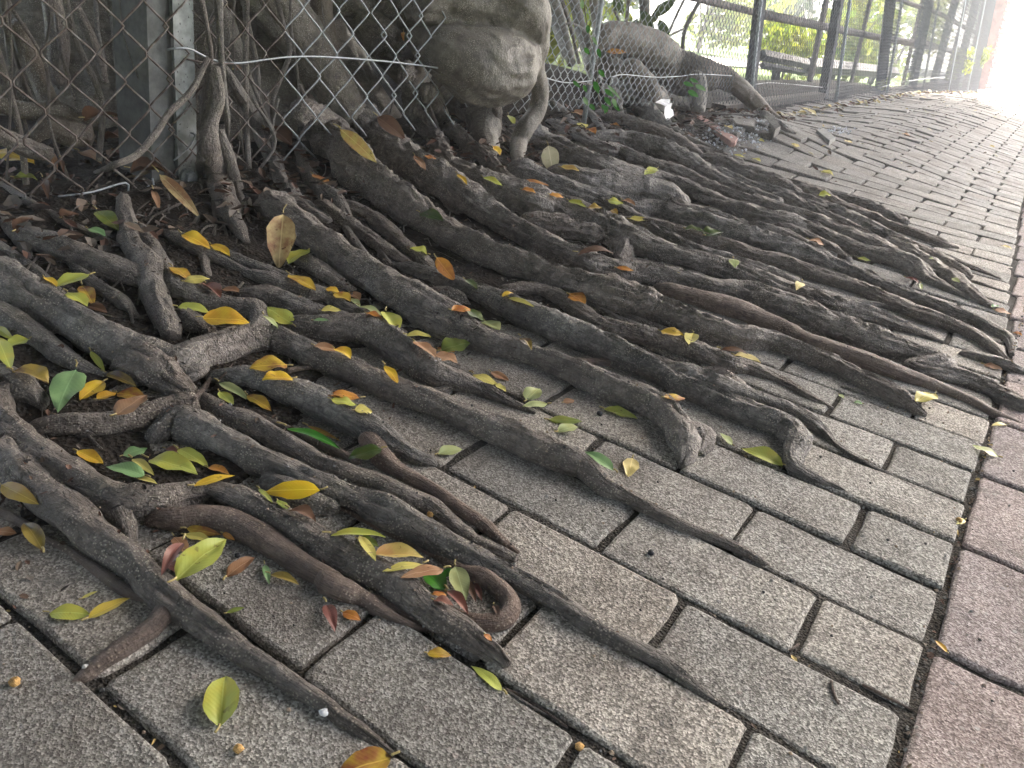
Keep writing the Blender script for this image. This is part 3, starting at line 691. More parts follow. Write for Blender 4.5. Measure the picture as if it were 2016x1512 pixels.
LEAVES = """
E 430 925 325 1150 190 mint|grey-green heart-shaped leaf with a torn hole beside the left roots
E 585 1010 455 1110 95 yellow|yellow leaf touching the grey-green heart-shaped leaf
E 548 1108 656 1072 48 yellow|small yellow leaf between the holed green leaf and the knotted root
E 662 1070 830 1102 72 mixed|orange leaf with a brown rim under the knotted root
E 658 1192 832 1085 95 tan|tan leaf overlapping the orange leaf under the knotted root
E -20 750 60 935 115 lime|large green leaf cut by the left edge of the picture
E 165 765 50 815 62 lime|green leaf pointing right above the large leaf at the left edge
E 72 940 275 1000 92 mixed2|mottled olive leaf below the large leaf at the left edge
E -20 700 72 770 55 lime|yellow-green leaf uppermost of those at the left edge
E 507 403 303 472 62 lime|long yellow-green leaf across the root crook at upper left
E 465 458 528 568 92 mixed|orange spotted leaf under the long yellow-green leaf at upper left
E 382 498 495 572 70 lime|rounded yellow-green leaf in front of the orange spotted one
E 250 418 322 470 36 yellow|small yellow leaf half hidden behind the thin root at upper left
E 495 575 605 610 50 brown|dark brown leaf in the hollow below the orange spotted leaf
E 1008 583 1186 612 58 lime!|pale green leaf lying along the forked root, left of the big yellow one
E 1152 645 1408 665 105 yellow!|large yellow leaf with a brown edge resting on the forked root
E 1658 685 1518 592 96 lime!|round olive-green leaf standing against the curved root
E 1495 628 1578 700 28 pale|curled pale scrap of leaf beside the round olive-green leaf
E 1030 168 1192 248 74 yellow!|yellow leaf standing on the root beneath the hanging root bundle
E 1195 228 1302 290 46 yellow|small yellow leaf just right of the hanging root bundle
E 1606 55 1580 362 176 dry^|large dry mottled leaf standing upright against the thick diagonal root
E 1742 268 1635 335 72 lime|olive leaf at the foot of the upright dry leaf
E 1640 398 1788 484 58 mixed|yellow folded leaf below the foot of the upright dry leaf
E 548 32 668 142 92 olive|olive leaf leaning on the vertical forked root
E 975 355 1075 432 62 mixed|yellow-orange leaf wedged beside the root fork
E 1048 440 1186 425 52 lemon|pale yellow leaf in front of the root fork
E 1165 448 1250 522 66 plum|curled rust-red leaf in the dark gap right of the fork
E 1258 482 1368 498 36 tan|small tan leaf right of the curled rust-red one
E 515 838 592 950 46 lime|narrow yellow-green leaf leaning on the big left root
E 600 958 772 1030 62 mixed2|brown and yellow curled leaf beneath the narrow leaf
E 1628 918 1420 930 98 mixed|yellow leaf with a dark stalk end under the arched root
E 1660 990 1492 990 62 yellow|second yellow leaf beneath the one with the dark stalk
E 1240 1008 1408 1106 52 pale|cream folded leaf at the end of the short root
E 1245 1068 1322 1138 60 lime|green leaf under the cream folded one
E 1403 1083 1538 1168 66 mixed|brown and yellow leaf beside the cream folded one
E 1622 1258 1928 1372 42 green|long narrow green leaf in the gap between two roots
E 1745 1258 1928 1345 26 mixed|thin brown-edged leaf on top of the long narrow green leaf
F 343 803 462 832 46 tan|tan leaf behind the long arched root
F 458 820 550 870 52 yellow|yellow leaf tucked behind the long arched root
F 602 1098 422 1078 48 orange|orange leaf lying over a green one in the gap between roots
F 438 1108 582 1140 50 lime|yellow-green leaf under the orange one in the gap between roots
F 572 1172 668 1182 56 lemon|torn yellow leaf at the end of the row between the roots
F 742 912 818 1018 52 yellow!|upright yellow leaf leaning behind the long root knob
F 1062 832 1222 790 98 olive|large olive leaf propped against the diagonal root
F 912 783 1028 866 56 tan|pinkish tan leaf left of the large olive leaf
F 1028 858 1152 900 66 tan|tan leaf on the pavement below the large olive leaf
F 1040 820 1138 842 32 orange|small rust leaf under the large olive leaf
F 748 608 812 722 92 lime|triangular yellow-green leaf with a stalk, by the braided root
F 1035 308 1136 438 88 orange^|orange leaf standing on its edge at the end of the thin roots
F 985 285 885 255 62 lime|yellow-green leaf above the standing orange leaf
F 1195 428 1266 482 36 dark|small dark green leaf right of the standing orange leaf
F 1122 603 1240 600 40 orange|orange leaf overlapping a green one between the long roots
F 1208 608 1306 662 56 dark|green leaf under the orange one between the long roots
F 1310 668 1390 715 64 pale|pale rounded leaf right of the orange and green pair
F 868 742 1002 750 34 lemon|narrow yellow leaf above the pinkish tan leaf
F 1243 962 1382 1032 44 lemon|long yellowish leaf at the root tip over the pavement
F 1345 955 1444 1006 40 tan|tan leaf crossing the long yellowish leaf at the root tip
F 1368 1032 1430 1064 30 lemon|small yellow leaf below the crossed pair at the root tip
F 1545 1115 1622 1048 92 pale|round pale green leaf on the paver right of the root tip
F 1664 1135 1525 1148 42 pale|oval cream leaf touching the round pale one on the paver
F 1754 1128 1816 1118 34 tan|small curled tan leaf alone on the paver
F 1672 1225 1856 1236 50 olive|brown-edged green leaf behind the pale oval one near the root knob
F 1724 1292 1840 1262 56 pale|pale oval leaf just left of the branching root
F 1045 1418 1180 1392 60 pale|yellow-green nibbled leaf on the paver corner
F 1443 530 1584 578 28 lemon|long yellow leaf wedged along the middle root
F 1410 525 1470 503 24 yellow|tiny yellow leaf above the long wedged one
F 1784 512 1882 556 46 orange|orange leaf on the textured root in the centre
F 384 606 492 608 34 lemon|cream leaf under the braided root
F 338 662 422 664 20 mint|small green leaf on the top of the braided root
F 456 512 546 552 74 mixed|orange-brown leaf at the bottom of the dark wedge
F 545 505 602 545 52 tan|brown round leaf right of the orange-brown one in the wedge
F 408 482 484 500 42 yellow|yellow leaf higher in the dark wedge
F 538 538 602 580 34 pale|small pale leaf at the tip of the dark wedge
F 598 578 722 630 30 pale|thin pale green leaf along the braided root
F 640 622 722 650 30 orange|thin orange leaf under the thin pale one
I 722 90 538 142 88 dark|glossy dark green leaf with its stalk pointing right
J 312 642 155 538 58 mint!|folded mint-green leaf leaning on the root branch
J 418 580 395 682 102 cream|cream yellow notched leaf on the paver beside the mint-green one
J 1272 615 1040 520 84 lime|long folded yellow-green leaf by the bent root end
J 985 502 918 435 34 pale|narrow pale leaf left of the long folded one
J 258 298 442 355 50 lime|bright green twisted leaf under the broken root stump
J 1590 218 1616 240 22 pale|tiny pale leaf at the paver corner by the root
J 1722 270 1675 265 20 mint|tiny green leaf on the paver right of the corner
J 602 235 716 236 40 mixed|brown and yellow leaf in the notch of the broken stump
N 1128 375 945 450 145 lemon|round lemon leaf with a stalk on the pavement at right
N 1762 995 1512 885 58 pale|pale green folded leaf across the border joint
N 1848 675 1700 690 42 lemon|half leaf of pale yellow on the reddish border paver
L 1580 852 1513 785 26 yellow|thin yellow leaf in the border joint near the bottom right
L 1682 102 1635 128 38 lemon|small yellow scrap in the border joint
H 0 295 208 402 110 mustard|mustard leaf with a stalk on the root at the left edge
H 240 655 130 498 112 mixed2|brown and olive leaf draped over the thin root at left
H -20 560 92 575 56 tan|tan leaf at the left edge beside the draped one
H 278 1020 506 1030 98 lime|yellow-green leaf touching a spotted one on the left paver
H 498 1054 734 942 66 spotty|yellow leaf with brown spots on the left paver
H 1000 826 1278 602 165 lime|big yellow-green leaf in the crook of the brown root
H 1055 545 1248 582 60 mixed|mottled yellow leaf behind the big one in the crook
H 1048 582 1192 612 50 lemon|second yellow leaf behind the big one in the crook
H 1036 608 915 790 74 plum|curled plum-brown leaf left of the big one in the crook
H 955 742 1052 802 80 plum|flat plum leaf beneath the curled plum-brown one
H 985 588 1062 682 84 tan|crumpled tan leaf above the curled plum-brown one
H 1284 818 1442 708 78 tan|brown leaf alone right of the big one in the crook
H 1262 572 1328 612 36 orange|small orange leaf against the brown root
H 1500 748 1526 856 46 mint|small green leaf standing at the underside of the brown root
H 1532 800 1692 852 46 mixed2|dull brown leaf flattened under the brown root
H 822 245 605 185 82 mint|grey-green leaf under the rolled yellow one in the hollow
H 748 145 872 238 50 lemon|rolled yellow leaf in the hollow between the left roots
H 842 145 1114 225 112 lime|large yellow-green leaf in the middle of the hollow
H 1008 92 1178 192 76 lime|yellow-green leaf with a long stalk at the top of the hollow
H 1178 195 1298 232 42 orange|rust-coloured scrap right of the hollow
H 1102 298 1328 238 44 yellow|narrow yellow leaf below the rust scrap by the hollow
H 698 132 832 92 62 mint|small blue-green leaf at the top left of the hollow
H 438 108 584 182 72 yellow|yellow and orange leaf left of the hollow
H 938 92 1042 122 42 plum|dark red leaf behind the stalked leaf of the hollow
H 775 260 890 288 30 lemon|cream leaf tip at the bottom of the hollow
H 1812 325 1503 335 108 bright!|bright yellow leaf with a stalk resting across two roots
H 1470 320 1546 402 30 olive|narrow green leaf left of the bright yellow leaf
H 1575 388 1632 438 40 olive|green leaf peeping out below the bright yellow leaf
H 1640 428 1792 492 62 brown|dark brown leaf below the bright yellow leaf
I 436 570 740 580 44 lime|long yellow-green leaf at the top of the litter pocket
I 588 605 704 645 58 olive|olive leaf folded under the long one in the litter pocket
I 600 585 690 722 60 lemon|cream and tan curled leaf leaning on the root
I 683 690 958 700 84 drylem|blunt tan-yellow leaf in the litter pocket
I 958 742 735 780 44 lemon|narrow lemon leaf below the blunt one
I 1076 768 838 815 72 tan|pinkish leaf beneath the shiny green one
I 1082 895 955 765 112 green!|shiny bright green leaf standing in the litter pocket
I 1132 775 1060 832 46 green|small green leaf behind the shiny one
I 1140 758 1198 948 118 pale|pale wide leaf with its stalk up, right of the shiny one
I 1193 820 1258 952 50 brown|brown curled leaf right of the pale wide leaf
I 1250 850 1292 952 42 plum|red-brown leaf beside the brown curled one
I 1098 890 1214 1018 62 plum|plum-coloured curled leaf at the bottom of the litter pocket
I 1020 950 1132 982 42 plum|dark plum leaf under the root edge of the pocket
I 1360 978 1388 1042 36 brown|brown leaf standing inside the looped root
I 1010 918 1092 922 32 orange|rusty leaf scrap below the shiny green leaf
I 408 962 460 1112 78 plum|dusky red leaf with a hole on the pavement
I 504 1020 604 1062 60 orange|orange papery leaf beside the dusky red one
I 985 1252 1116 1262 60 mixed|half green, half rust leaf beneath the long root end
I 1410 1462 1236 1318 62 lime|twisted yellow-green leaf at the cut root end
I 1308 1145 1348 1182 30 orange|tiny orange leaf below the looped root
M 1243 1264 1276 978 218 lime|large oval yellow-green leaf lying alone at the bottom left
O 492 1438 170 1560 180 mixed|big yellow-brown leaf cut by the bottom edge
M 462 550 552 508 18 lemon|small twisted strip of leaf on the left paver
M 1285 632 1384 602 26 olive|small olive leaf between the two lower roots
B 488 726 694 916 84 drylem^|large yellow-brown leaf leaning between the two trunk roots
B 700 655 856 784 92 brown|dark tan leaf in shade under the fence mesh
C 266 960 300 1152 122 white^|whitish withered leaf standing on end right of centre
B 1354 830 1396 878 32 yellow|small yellow leaf by the root stump under the bulge
B 968 885 1032 895 26 orange|small orange leaf in the shade under the fence edge
B 912 880 972 962 42 tan|tan leaf hanging in the shade under the fence edge
B 1300 1003 1408 1047 30 lime|thin pale green leaf on top of the middle root mass
B 940 1200 1072 1248 66 dark|dark green leaf in the deep gap between trunk roots
B 848 175 892 272 60 orange!|upright orange leaf behind the mesh left of the bulge
B 1062 345 1120 392 50 orange|rust leaf behind the mesh under the bulge
B 1153 983 1208 1038 26 yellow|thin yellow leaf beside the thick aerial root foot
B 335 985 432 1040 30 orange|yellow-orange leaf among the thin roots right of the post
B 1443 648 1478 702 32 lime|small green leaf under the curved root of the bulge
G 846 90 775 125 46 lime|pale green veined leaf high on the right root mat
G 80 152 232 188 26 orange|orange leaf at the head of the middle root mass
G 80 208 156 226 26 orange|small orange leaf just below the orange one at the root head
G 238 236 316 250 26 orange|rusty orange leaf at the crossing root
G 344 270 442 302 30 lime|green half-hidden leaf on the root mat
G 455 312 532 312 36 mustard|dull brownish round leaf right of the green half-hidden one
G 568 270 652 286 36 lime|yellow-green leaf in the upper root mat
G 648 266 722 296 25 tan|creamy leaf touching the yellow-green one in the upper mat
G 588 322 622 352 34 mustard|dull yellow leaf folded over the root mat
G 690 375 792 386 30 lemon|pale yellow leaf lying in a furrow of the mat
G 300 84 402 102 34 mustard|brown-green leaf in the shadow near the withered one
G 1764 242 1832 240 40 lime|round green leaf on the farthest roots at right
G 1122 468 1216 448 50 dark|dark green leaf in the furrow right of centre
G 1008 430 1106 446 30 dark|dark leaf half behind the root, left of the dark green one
G 1278 598 1288 646 60 pale|small pale leaf standing on the central root
G 1668 728 1640 768 56 cream|cream leaf standing in the right furrow
G 398 562 598 550 36 brown|red-brown curled leaf in the hole of the root mass
G 618 652 712 668 26 orange|orange leaf on the long right-hand root
G 868 1012 992 1040 50 mixed|orange-yellow ragged leaf on the lower central root
G 1050 1022 1025 1088 84 lemon|pale lemon leaf right of the ragged orange one
G 348 806 440 850 46 orange|amber leaf on the bulging root
G 1288 1148 1432 1190 30 cream|cream and rust leaf where the paver begins
G 1208 1108 1362 1130 28 brown|thin brown curled leaf under the bulging root
G 72 1040 138 1102 30 mixed2|brown leaf hanging on the side of the root
G 1708 490 1792 520 25 tan|pinkish tan leaf on the dark furrow at right
K 1073 740 1146 758 24 lime|small green leaf under the thick root near the border
K 1608 855 1650 882 28 pale|tiny white-green leaf on the roots near the border
K 1428 885 1435 925 22 pale|curled pale scrap by the root tip
K 1345 850 1422 880 15 plum|thin red-brown leaf by the root tip
K 1478 742 1502 746 18 pale|tiny pale star-shaped scrap on the far roots
K 1850 1035 1942 1056 26 tan|orange-tan leaf close to the border strip
K 1833 1020 1872 1012 18 green|small green leaf beside the orange-tan one
K 1788 1342 1896 1372 32 tan|brownish leaf in the joint below the far roots
K 1958 1165 2004 1182 26 orange|rust leaf on the border strip
K 868 250 938 270 15 lemon|thin yellow leaf on the distant pavers above the roots
K 375 158 432 170 13 lemon|small yellow leaf on the lifted pavers
K 478 178 524 194 14 lemon|second small yellow leaf on the lifted pavers
K 708 98 742 112 15 cream|tiny cream leaf on the distant pavers
K 1328 38 1368 50 22 tan|small brown leaf far off on the pavers
K 505 68 542 84 14 lemon|tiny yellow leaf above the lifted pavers
K 1892 672 1946 690 12 cream|whitish leaf near the border in the distance
D 548 712 640 752 18 cream|long whitish leaf on the pavers near the fence foot
D 480 950 520 972 20 cream|small whitish leaf near the far root tips
D 830 928 878 944 18 cream|oval whitish leaf right of the grey slab
D 40 830 90 850 18 cream|whitish leaf behind the red edging block
A -20 845 190 920 92 yellow|yellow spotted leaf behind the mesh at the left edge
A 78 1002 208 1012 60 olive|dull green leaf below the yellow one at the left edge
A 738 950 952 962 92 brown|big dark brown curled leaf at the foot of the post
A 900 975 1132 1222 72 dry|long rolled tan leaf below the bolt of the post
A 650 850 762 882 62 plum|brown leaf lit orange at its edge left of the post
A 478 665 662 640 52 brown|brown leaf lying on the thick root behind the mesh
A 600 765 762 800 64 brown|crumpled brown leaf left of the post foot
A 448 852 572 912 50 tan|grey-tan leaf among litter behind the mesh
A 292 850 322 962 42 tan|narrow tan leaf standing in the litter behind the mesh
A 340 890 362 962 30 brown|thin brown leaf right of the narrow standing one
A 240 1000 272 1102 52 brown|folded brown leaf under the mesh end
A 350 1232 442 1208 62 brown|brown leaf under the straight twig
A 88 1302 182 1228 62 brown|dark brown leaf at the start of the straight twig
A 650 660 742 692 62 plum|reddish brown leaf caught in the mesh by the post
A 498 1292 602 1332 40 mint|dull green leaf beneath the straight twig
A 868 1070 902 1182 42 tan|tan leaf hanging below the rolled one
A 1500 720 1652 802 82 brown|pale brown leaf behind the mesh right of the root bundle
A 1328 392 1402 388 42 brown|brown leaf caught high behind the mesh
A 1932 726 1990 800 40 brown|dark leaf behind the large yellow-brown leaning leaf
C 300 380 382 430 60 tan|tan leaf behind the fine mesh right of the bulge
C 655 340 780 345 40 orange|rust leaves caught on the ridge behind the fine mesh
C 432 745 522 760 70 tan|pinkish dry leaf below the fine mesh
C 465 830 530 822 36 lemon|yellow leaf among the thin roots below the mesh
C 520 850 580 880 40 orange|orange-brown leaf among the thin roots below the mesh
C 682 820 736 832 30 orange|orange leaf beside the climbing plant
"""

def tube_obj(name, pts, rr, mat, parent=None, ns=8, step=.01, rough=0., seed=1):
    Ps, rs = spline(np.array(pts, float), np.array(rr, float), step); V, Fq, uv = tube(Ps, rs, ns, rough, seed=seed)
    if parent is not None: V = V - np.array(parent.location)
    return mesh_np(name, V, Fq, mat, parent, uv)
# filler roots: a lower layer of thin roots in the furrows of the mat, joined into one part
fb = MB()
FILL = """
G 0,500,26 300,560,26 640,680,28 900,760,26
G 200,280,26 500,330,30 800,385,28 1100,470,28 1500,590,28 1900,720,24
G 100,100,26 400,200,26 700,270,26 1000,300,24 1300,380,26 1650,500,24 2016,620,22
G 300,10,26 600,110,26 900,120,24 1300,270,26 1700,400,26 2016,500,24
G 400,340,24 700,400,24 1000,460,26 1300,560,26 1700,650,24 2016,760,22
G 0,760,26 300,800,30 700,960,30 1000,1040,30 1300,1120,26
G 900,740,26 1200,830,28 1500,920,28 1800,1040,26
G 600,620,30 900,660,28 1200,740,28 1500,800,28 1900,940,26
K 0,280,26 300,400,26 600,500,26 900,640,26 1100,720,22
K 100,180,24 400,300,24 700,400,24 1000,540,24 1250,660,20
K 300,200,24 600,340,24 900,450,22 1150,560,20
F 800,500,28 1050,620,30 1300,740,26 1500,800,22
F 1200,480,28 1500,590,28 1800,700,28 2016,780,26
F 900,420,24 1200,460,26 1500,560,28 1800,640,26
B 700,800,30 900,980,30 1100,1160,30 1400,1320,26
B 1000,960,26 1150,1140,30 1350,1230,26
B 1500,930,24 1700,1060,26 1900,1120,24
C 250,880,24 450,980,26 650,1080,24 900,1150,22
C 500,960,24 800,1050,24 1000,1130,24 1300,1230,20
C 650,860,24 900,930,24 1150,1010,24 1300,1110,20
E 400,520,30 600,640,30 760,720,26
E 1250,480,20 1500,560,24 1700,640,24
E 0,560,30 250,720,30 500,880,26
E 950,620,26 1050,700,26
E 100,900,24 300,980,26 500,1060,24
H 300,300,26 600,420,26
"""
for k, ln in enumerate(FILL.strip().splitlines()):
    for dup in range(2):
        pts = parse(ln); P = []; Rr = []
        for (x, y, r, X, lf) in pts:
            x += random.uniform(-8, 8); y += random.uniform(-7, 7)
            q, rr = drape(x, y, -.006, r * random.uniform(.7, 1.1)); P.append(q); Rr.append(rr)
        Ps, rs = spline(P, Rr, .008)
        L = np.arange(len(Ps)) * .008; Ps = Ps + .006 * np.stack([noise(np.stack([L * 12, L * 0 + k + dup * .5, L * 0], -1), s_) for s_ in (3, 4, 5)], -1)
        V, Fq, uv = tube(Ps, rs, 9, .18, seed=k); fb.add(V - np.array(tree.location), Fq, uv)
# hair roots in the soil
for k in range(520):
    t = rng.rand(); yy = rng.uniform(-.5, 2.6); xx = rng.uniform(-1.6, -.85) if yy < 2 else rng.uniform(-1.6, -1.2)
    L = rng.uniform(.04, .22); a = rng.uniform(-1.2, .4); n_ = 6; P = []
    for q in range(n_):
        a += rng.uniform(-.4, .4); xx += L / n_ * math.cos(a); yy += L / n_ * math.sin(a)
        P.append([xx, yy, float(ground_h(xx, yy)) + rng.uniform(-.004, .012)])
    V, Fq, uv = tube(np.array(P), np.linspace(1, .4, n_) * rng.uniform(.0008, .0028), 5); fb.add(V - np.array(tree.location), Fq, uv)
for k in range(150):                                  # hanging hair roots between fence and trunk
    yy = rng.uniform(-.45, .75); xx = rng.uniform(-2.1, -1.5) if yy < .3 else rng.uniform(-1.62, -1.46)
    if yy > .33 and rng.rand() < .75: continue
    z0 = rng.uniform(.35, 1.3); z1 = float(ground_h(xx, yy)) + rng.uniform(-.01, .12); n_ = 9
    P = np.stack([xx + .02 * np.cumsum(rng.randn(n_)) * .5, yy + .018 * np.cumsum(rng.randn(n_)), np.linspace(z0, z1, n_)], -1)
    Ps, rs = spline(P, np.full(n_, rng.choice([.0012, .002, .003, .006])), .02); V, Fq, uv = tube(Ps, rs, 5); fb.add(V - np.array(tree.location), Fq, uv)
o = fb.build('fine_roots', BARK, tree); o['kind'] = 'stuff'

# crown and limbs of the banyan (above the frame, gives the shade)
lb = MB()
for a in range(9):
    an = a * 2 * math.pi / 9 + .3; L = rng.uniform(2.5, 4.5)
    P = [[TC[0] + .2 * math.cos(an), TC[1] + .2 * math.sin(an), 2.6]] + [[TC[0] + math.cos(an + .1 * q) * L * q / 4 + (.45 * q if math.cos(an) > -.5 else 0), TC[1] + math.sin(an) * L * q / 4 * 1.3, 2.8 + .28 * q + .05 * rng.randn()] for q in range(1, 5)]
    Ps, rs = spline(P, [.16, .12, .09, .06, .02], .12); V, Fq, uv = tube(Ps, rs, 10, .1, seed=a); lb.add(V - np.array(tree.location), Fq, uv)
lb.build('limbs', BARKT, tree)
def leaf_cloud(n, cen, rad, size, seed, flat=.6):
    rg = np.random.RandomState(seed); u = rg.randn(n, 3); u /= np.linalg.norm(u, axis=1)[:, None]; rr_ = rg.rand(n) ** (1 / 3.)
    C_ = np.array(cen) + u * rr_[:, None] * np.array(rad)
    a = rg.randn(n, 3); a /= np.linalg.norm(a, axis=1)[:, None]; b = rg.randn(n, 3); b[:, 2] += .0; b = np.cross(a, b); b /= np.linalg.norm(b, axis=1)[:, None]
    s = size * rg.uniform(.6, 1.3, n)[:, None]; w_ = s * flat
    return np.stack([C_ - a * s, C_ - b * w_ * .9 + a * s * .1, C_ + a * s, C_ + b * w_ * .9 + a * s * .1], 1).reshape(-1, 3)
cl = []
for k in range(420):
    cy = rng.uniform(-5, CANY); cx = rng.uniform(-6, CANX + 3.6 * float(1 - ss(.0, 3.0, cy)))
    cl.append(leaf_cloud(85, (cx, cy, rng.uniform(2.7, 3.9)), (.9, .9, .45), .19, k))
for k in range(90):                                  # low hanging skirt of leaves behind and beside the viewpoint
    cl.append(leaf_cloud(80, (rng.uniform(-3.5, 3.6), rng.uniform(-4.6, -3.4), rng.uniform(.9, 3.4)), (.7, .4, .5), .17, 400 + k))
    if k % 3 == 0: cl.append(leaf_cloud(80, (rng.uniform(3.0, 3.8), rng.uniform(-4, .8), rng.uniform(1.0, 3.4)), (.4, .7, .5), .17, 600 + k))
V = np.vstack(cl) - np.array(tree.location); Fq = np.arange(len(V)).reshape(-1, 4)
mesh_np('crown', V, Fq, FOLC, tree, smooth=False)['kind'] = 'stuff'

# ------------------------------------------------------------------ near post
def prism_x(px, x0, x1):
    n = len(px); a = [on_plane(p[0], p[1], x0) for p in px]; b = [q + np.array([x1 - x0, 0, 0]) for q in a]
    return np.array(a + b), [list(range(n)), list(range(2 * n - 1, n - 1, -1))] + [[i, i + n, (i + 1) % n + n, (i + 1) % n] for i in range(n)]
post = tag(empty('fence_post', tuple(on_plane(340, 350, -1.45))), 'weathered concrete fence post with a bolted galvanised strip, standing among the roots', 'post')
def pchild(name, V, Fq, mat, parent=post, smooth=False): return mesh_np(name, np.asarray(V) - np.array(post.location), Fq, mat, post, None, smooth)
SHAFTM = plain('dark_concrete', (.125, .125, .12), .8, .3, 0, .001, 45, .3)
def vpost(px_l, px_r, ybot, x0, x1, ztop=1.7):
    a = on_plane(px_l, 0, x0); b = on_plane(px_l + (12 if px_l < 320 else 13), ybot, x0); c = on_plane(px_r, 0, x0); d = on_plane(px_r + 9, ybot, x0)
    k = lambda p, q: p + (p - q) * (ztop - p[2]) / (p[2] - q[2])
    A = [b, d, k(c, d), k(a, b)]; B_ = [q + np.array([x1 - x0, 0, 0]) for q in A]
    return np.array(A + B_), [[0, 1, 2, 3], [7, 6, 5, 4], [0, 4, 5, 1], [1, 5, 6, 2], [2, 6, 7, 3], [3, 7, 4, 0]]
V, Fq = vpost(288, 374, 372, -1.452, -1.555); pchild('concrete_shaft', V, Fq, SHAFTM)
V, Fq = vpost(333, 374, 345, -1.447, -1.438); pchild('galvanised_strip', V, Fq, POSTM)
V, Fq = vpost(322, 333, 345, -1.452, -1.448); 
bc = on_plane(372, 349, -1.434)
def disc(c, r, th, n, ax=0, ph=0.):
    V = []; 
    for s_ in (0, th):
        for q in range(n):
            a = 2 * math.pi * q / n + ph; V.append([c[0] + s_, c[1] + r * math.cos(a), c[2] + r * math.sin(a)])
    return V, [list(range(n))[::-1], list(range(n, 2 * n))] + [[i, (i + 1) % n, (i + 1) % n + n, i + n] for i in range(n)]
V, Fq = disc(bc - [.004, 0, 0], .019, .007, 20); pchild('washer', V, Fq, POSTM)
V, Fq = disc(bc + [.003, 0, 0], .0125, .009, 6, ph=.3); pchild('hex_bolt', V, Fq, GALV)

# ------------------------------------------------------------------ chain link fences
def zig(y0, amp, z0, z1, H, ph, x=0., r=.0017, ns=5, sub=5, lean=0., bulge=.0):
    n = int((z1 - z0) / (H / 2) * sub); z = z0 + np.arange(n + 1) * (H / 2) / sub
    t = (z - ph) / (H / 2); k = np.floor(t); f = t - k; s = np.where(k.astype(int) % 2 == 0, 1, -1)
    tri = s * (1 - 2 * f); tri = np.sign(tri) * np.minimum(1, np.abs(tri) * 1.06)
    xx = x + np.sin(t * math.pi + math.pi / 2) * r * 1.3 - lean * z
    P = np.stack([xx, y0 + amp * tri, z], -1)
    return tube(P, np.full(len(P), r), ns)
def bent_wire(px, X, r, step=.006, wob=0.):
    P = [on_plane(x, y, X + d) for x, y, d in px]; Ps, rs = spline(P, [r] * len(P), step); return Ps, rs
fence1 = tag(empty('wire_fence', (-1.432, .5, 0)), 'rusty diamond chain-link fence panel hanging in front of the trunk, its lower edge ragged', 'fence')
W1 = .092; H1 = .089; ph = on_plane(127, 103, -1.432)
def low1(y): return np.interp(y, [-.6, .1, .14, .62, .7, .85, 1.3], [.0, .0, .02, .03, .10, .135, .125])
i0 = int((-.62 - ph[1]) / (W1 / 2)); 
for q in range(i0, 60):
    yl = ph[1] + q * W1 / 2; yc = yl + W1 / 4
    if yc > 1.235: break
    zb = low1(yc); kk = math.floor((zb - ph[2]) / (H1 / 2)); kk += (kk + q) % 2; zb = ph[2] + kk * H1 / 2
    cut = 0 if yc > .7 else random.choice([0, 0, H1 / 4])
    V, Fq, uv = zig(yc, W1 / 4, zb - cut, 1.5, H1, ph[2] + (H1 / 2 if q % 2 else 0), -1.432 + .012 * math.sin(yc * 9), .0019, 6, 5)
    V = V + .004 * noise(np.stack([V[:, 1] * 0 + q, V[:, 2] * 9, V[:, 2] * 0], -1), 3)[:, None] * np.array([1, .8, 0])
    mesh_np('wire', V - np.array(fence1.location), Fq, RUST if yc < .62 else (GALV if random.random() < .9 else RUST), fence1, uv)
for nm, px, r in (('tension_wire', [(330, 98, .004), (345, 95, .012), (375, 97, .012), (420, 118, .01), (470, 124, .01), (575, 112, .012), (690, 115, .014), (850, 132, .02), (985, 158, .03)], .0021),
                  ('tie_wire', [(365, 116, .0), (410, 124, .01), (460, 125, .012)], .0018),
                  ('loose_wire', [(115, 387, .015), (180, 378, .015), (247, 360, .015), (253, 378, .014), (268, 384, .014), (285, 374, .012), (293, 366, .012), (297, 378, .014), (288, 390, .01), (272, 388, .01)], .0021),
                  ('loose_wire', [(300, 351, .01), (303, 366, .012), (300, 378, .01), (320, 372, .006), (345, 376, .0), (368, 374, .0)], .0018),
                  ('loose_wire', [(375, 262, .0), (384, 266, .008), (372, 290, .01), (342, 316, .012)], .0018),
                  ('loose_wire', [(300, 430, .01), (330, 415, .01), (352, 403, .01)], .0018)):
    Ps, rs = bent_wire(px, -1.432, r); V, Fq, uv = tube(Ps, rs, 6); mesh_np(nm, V - np.array(fence1.location), Fq, GALV if nm != 'tie_wire' else RUST, fence1, uv)

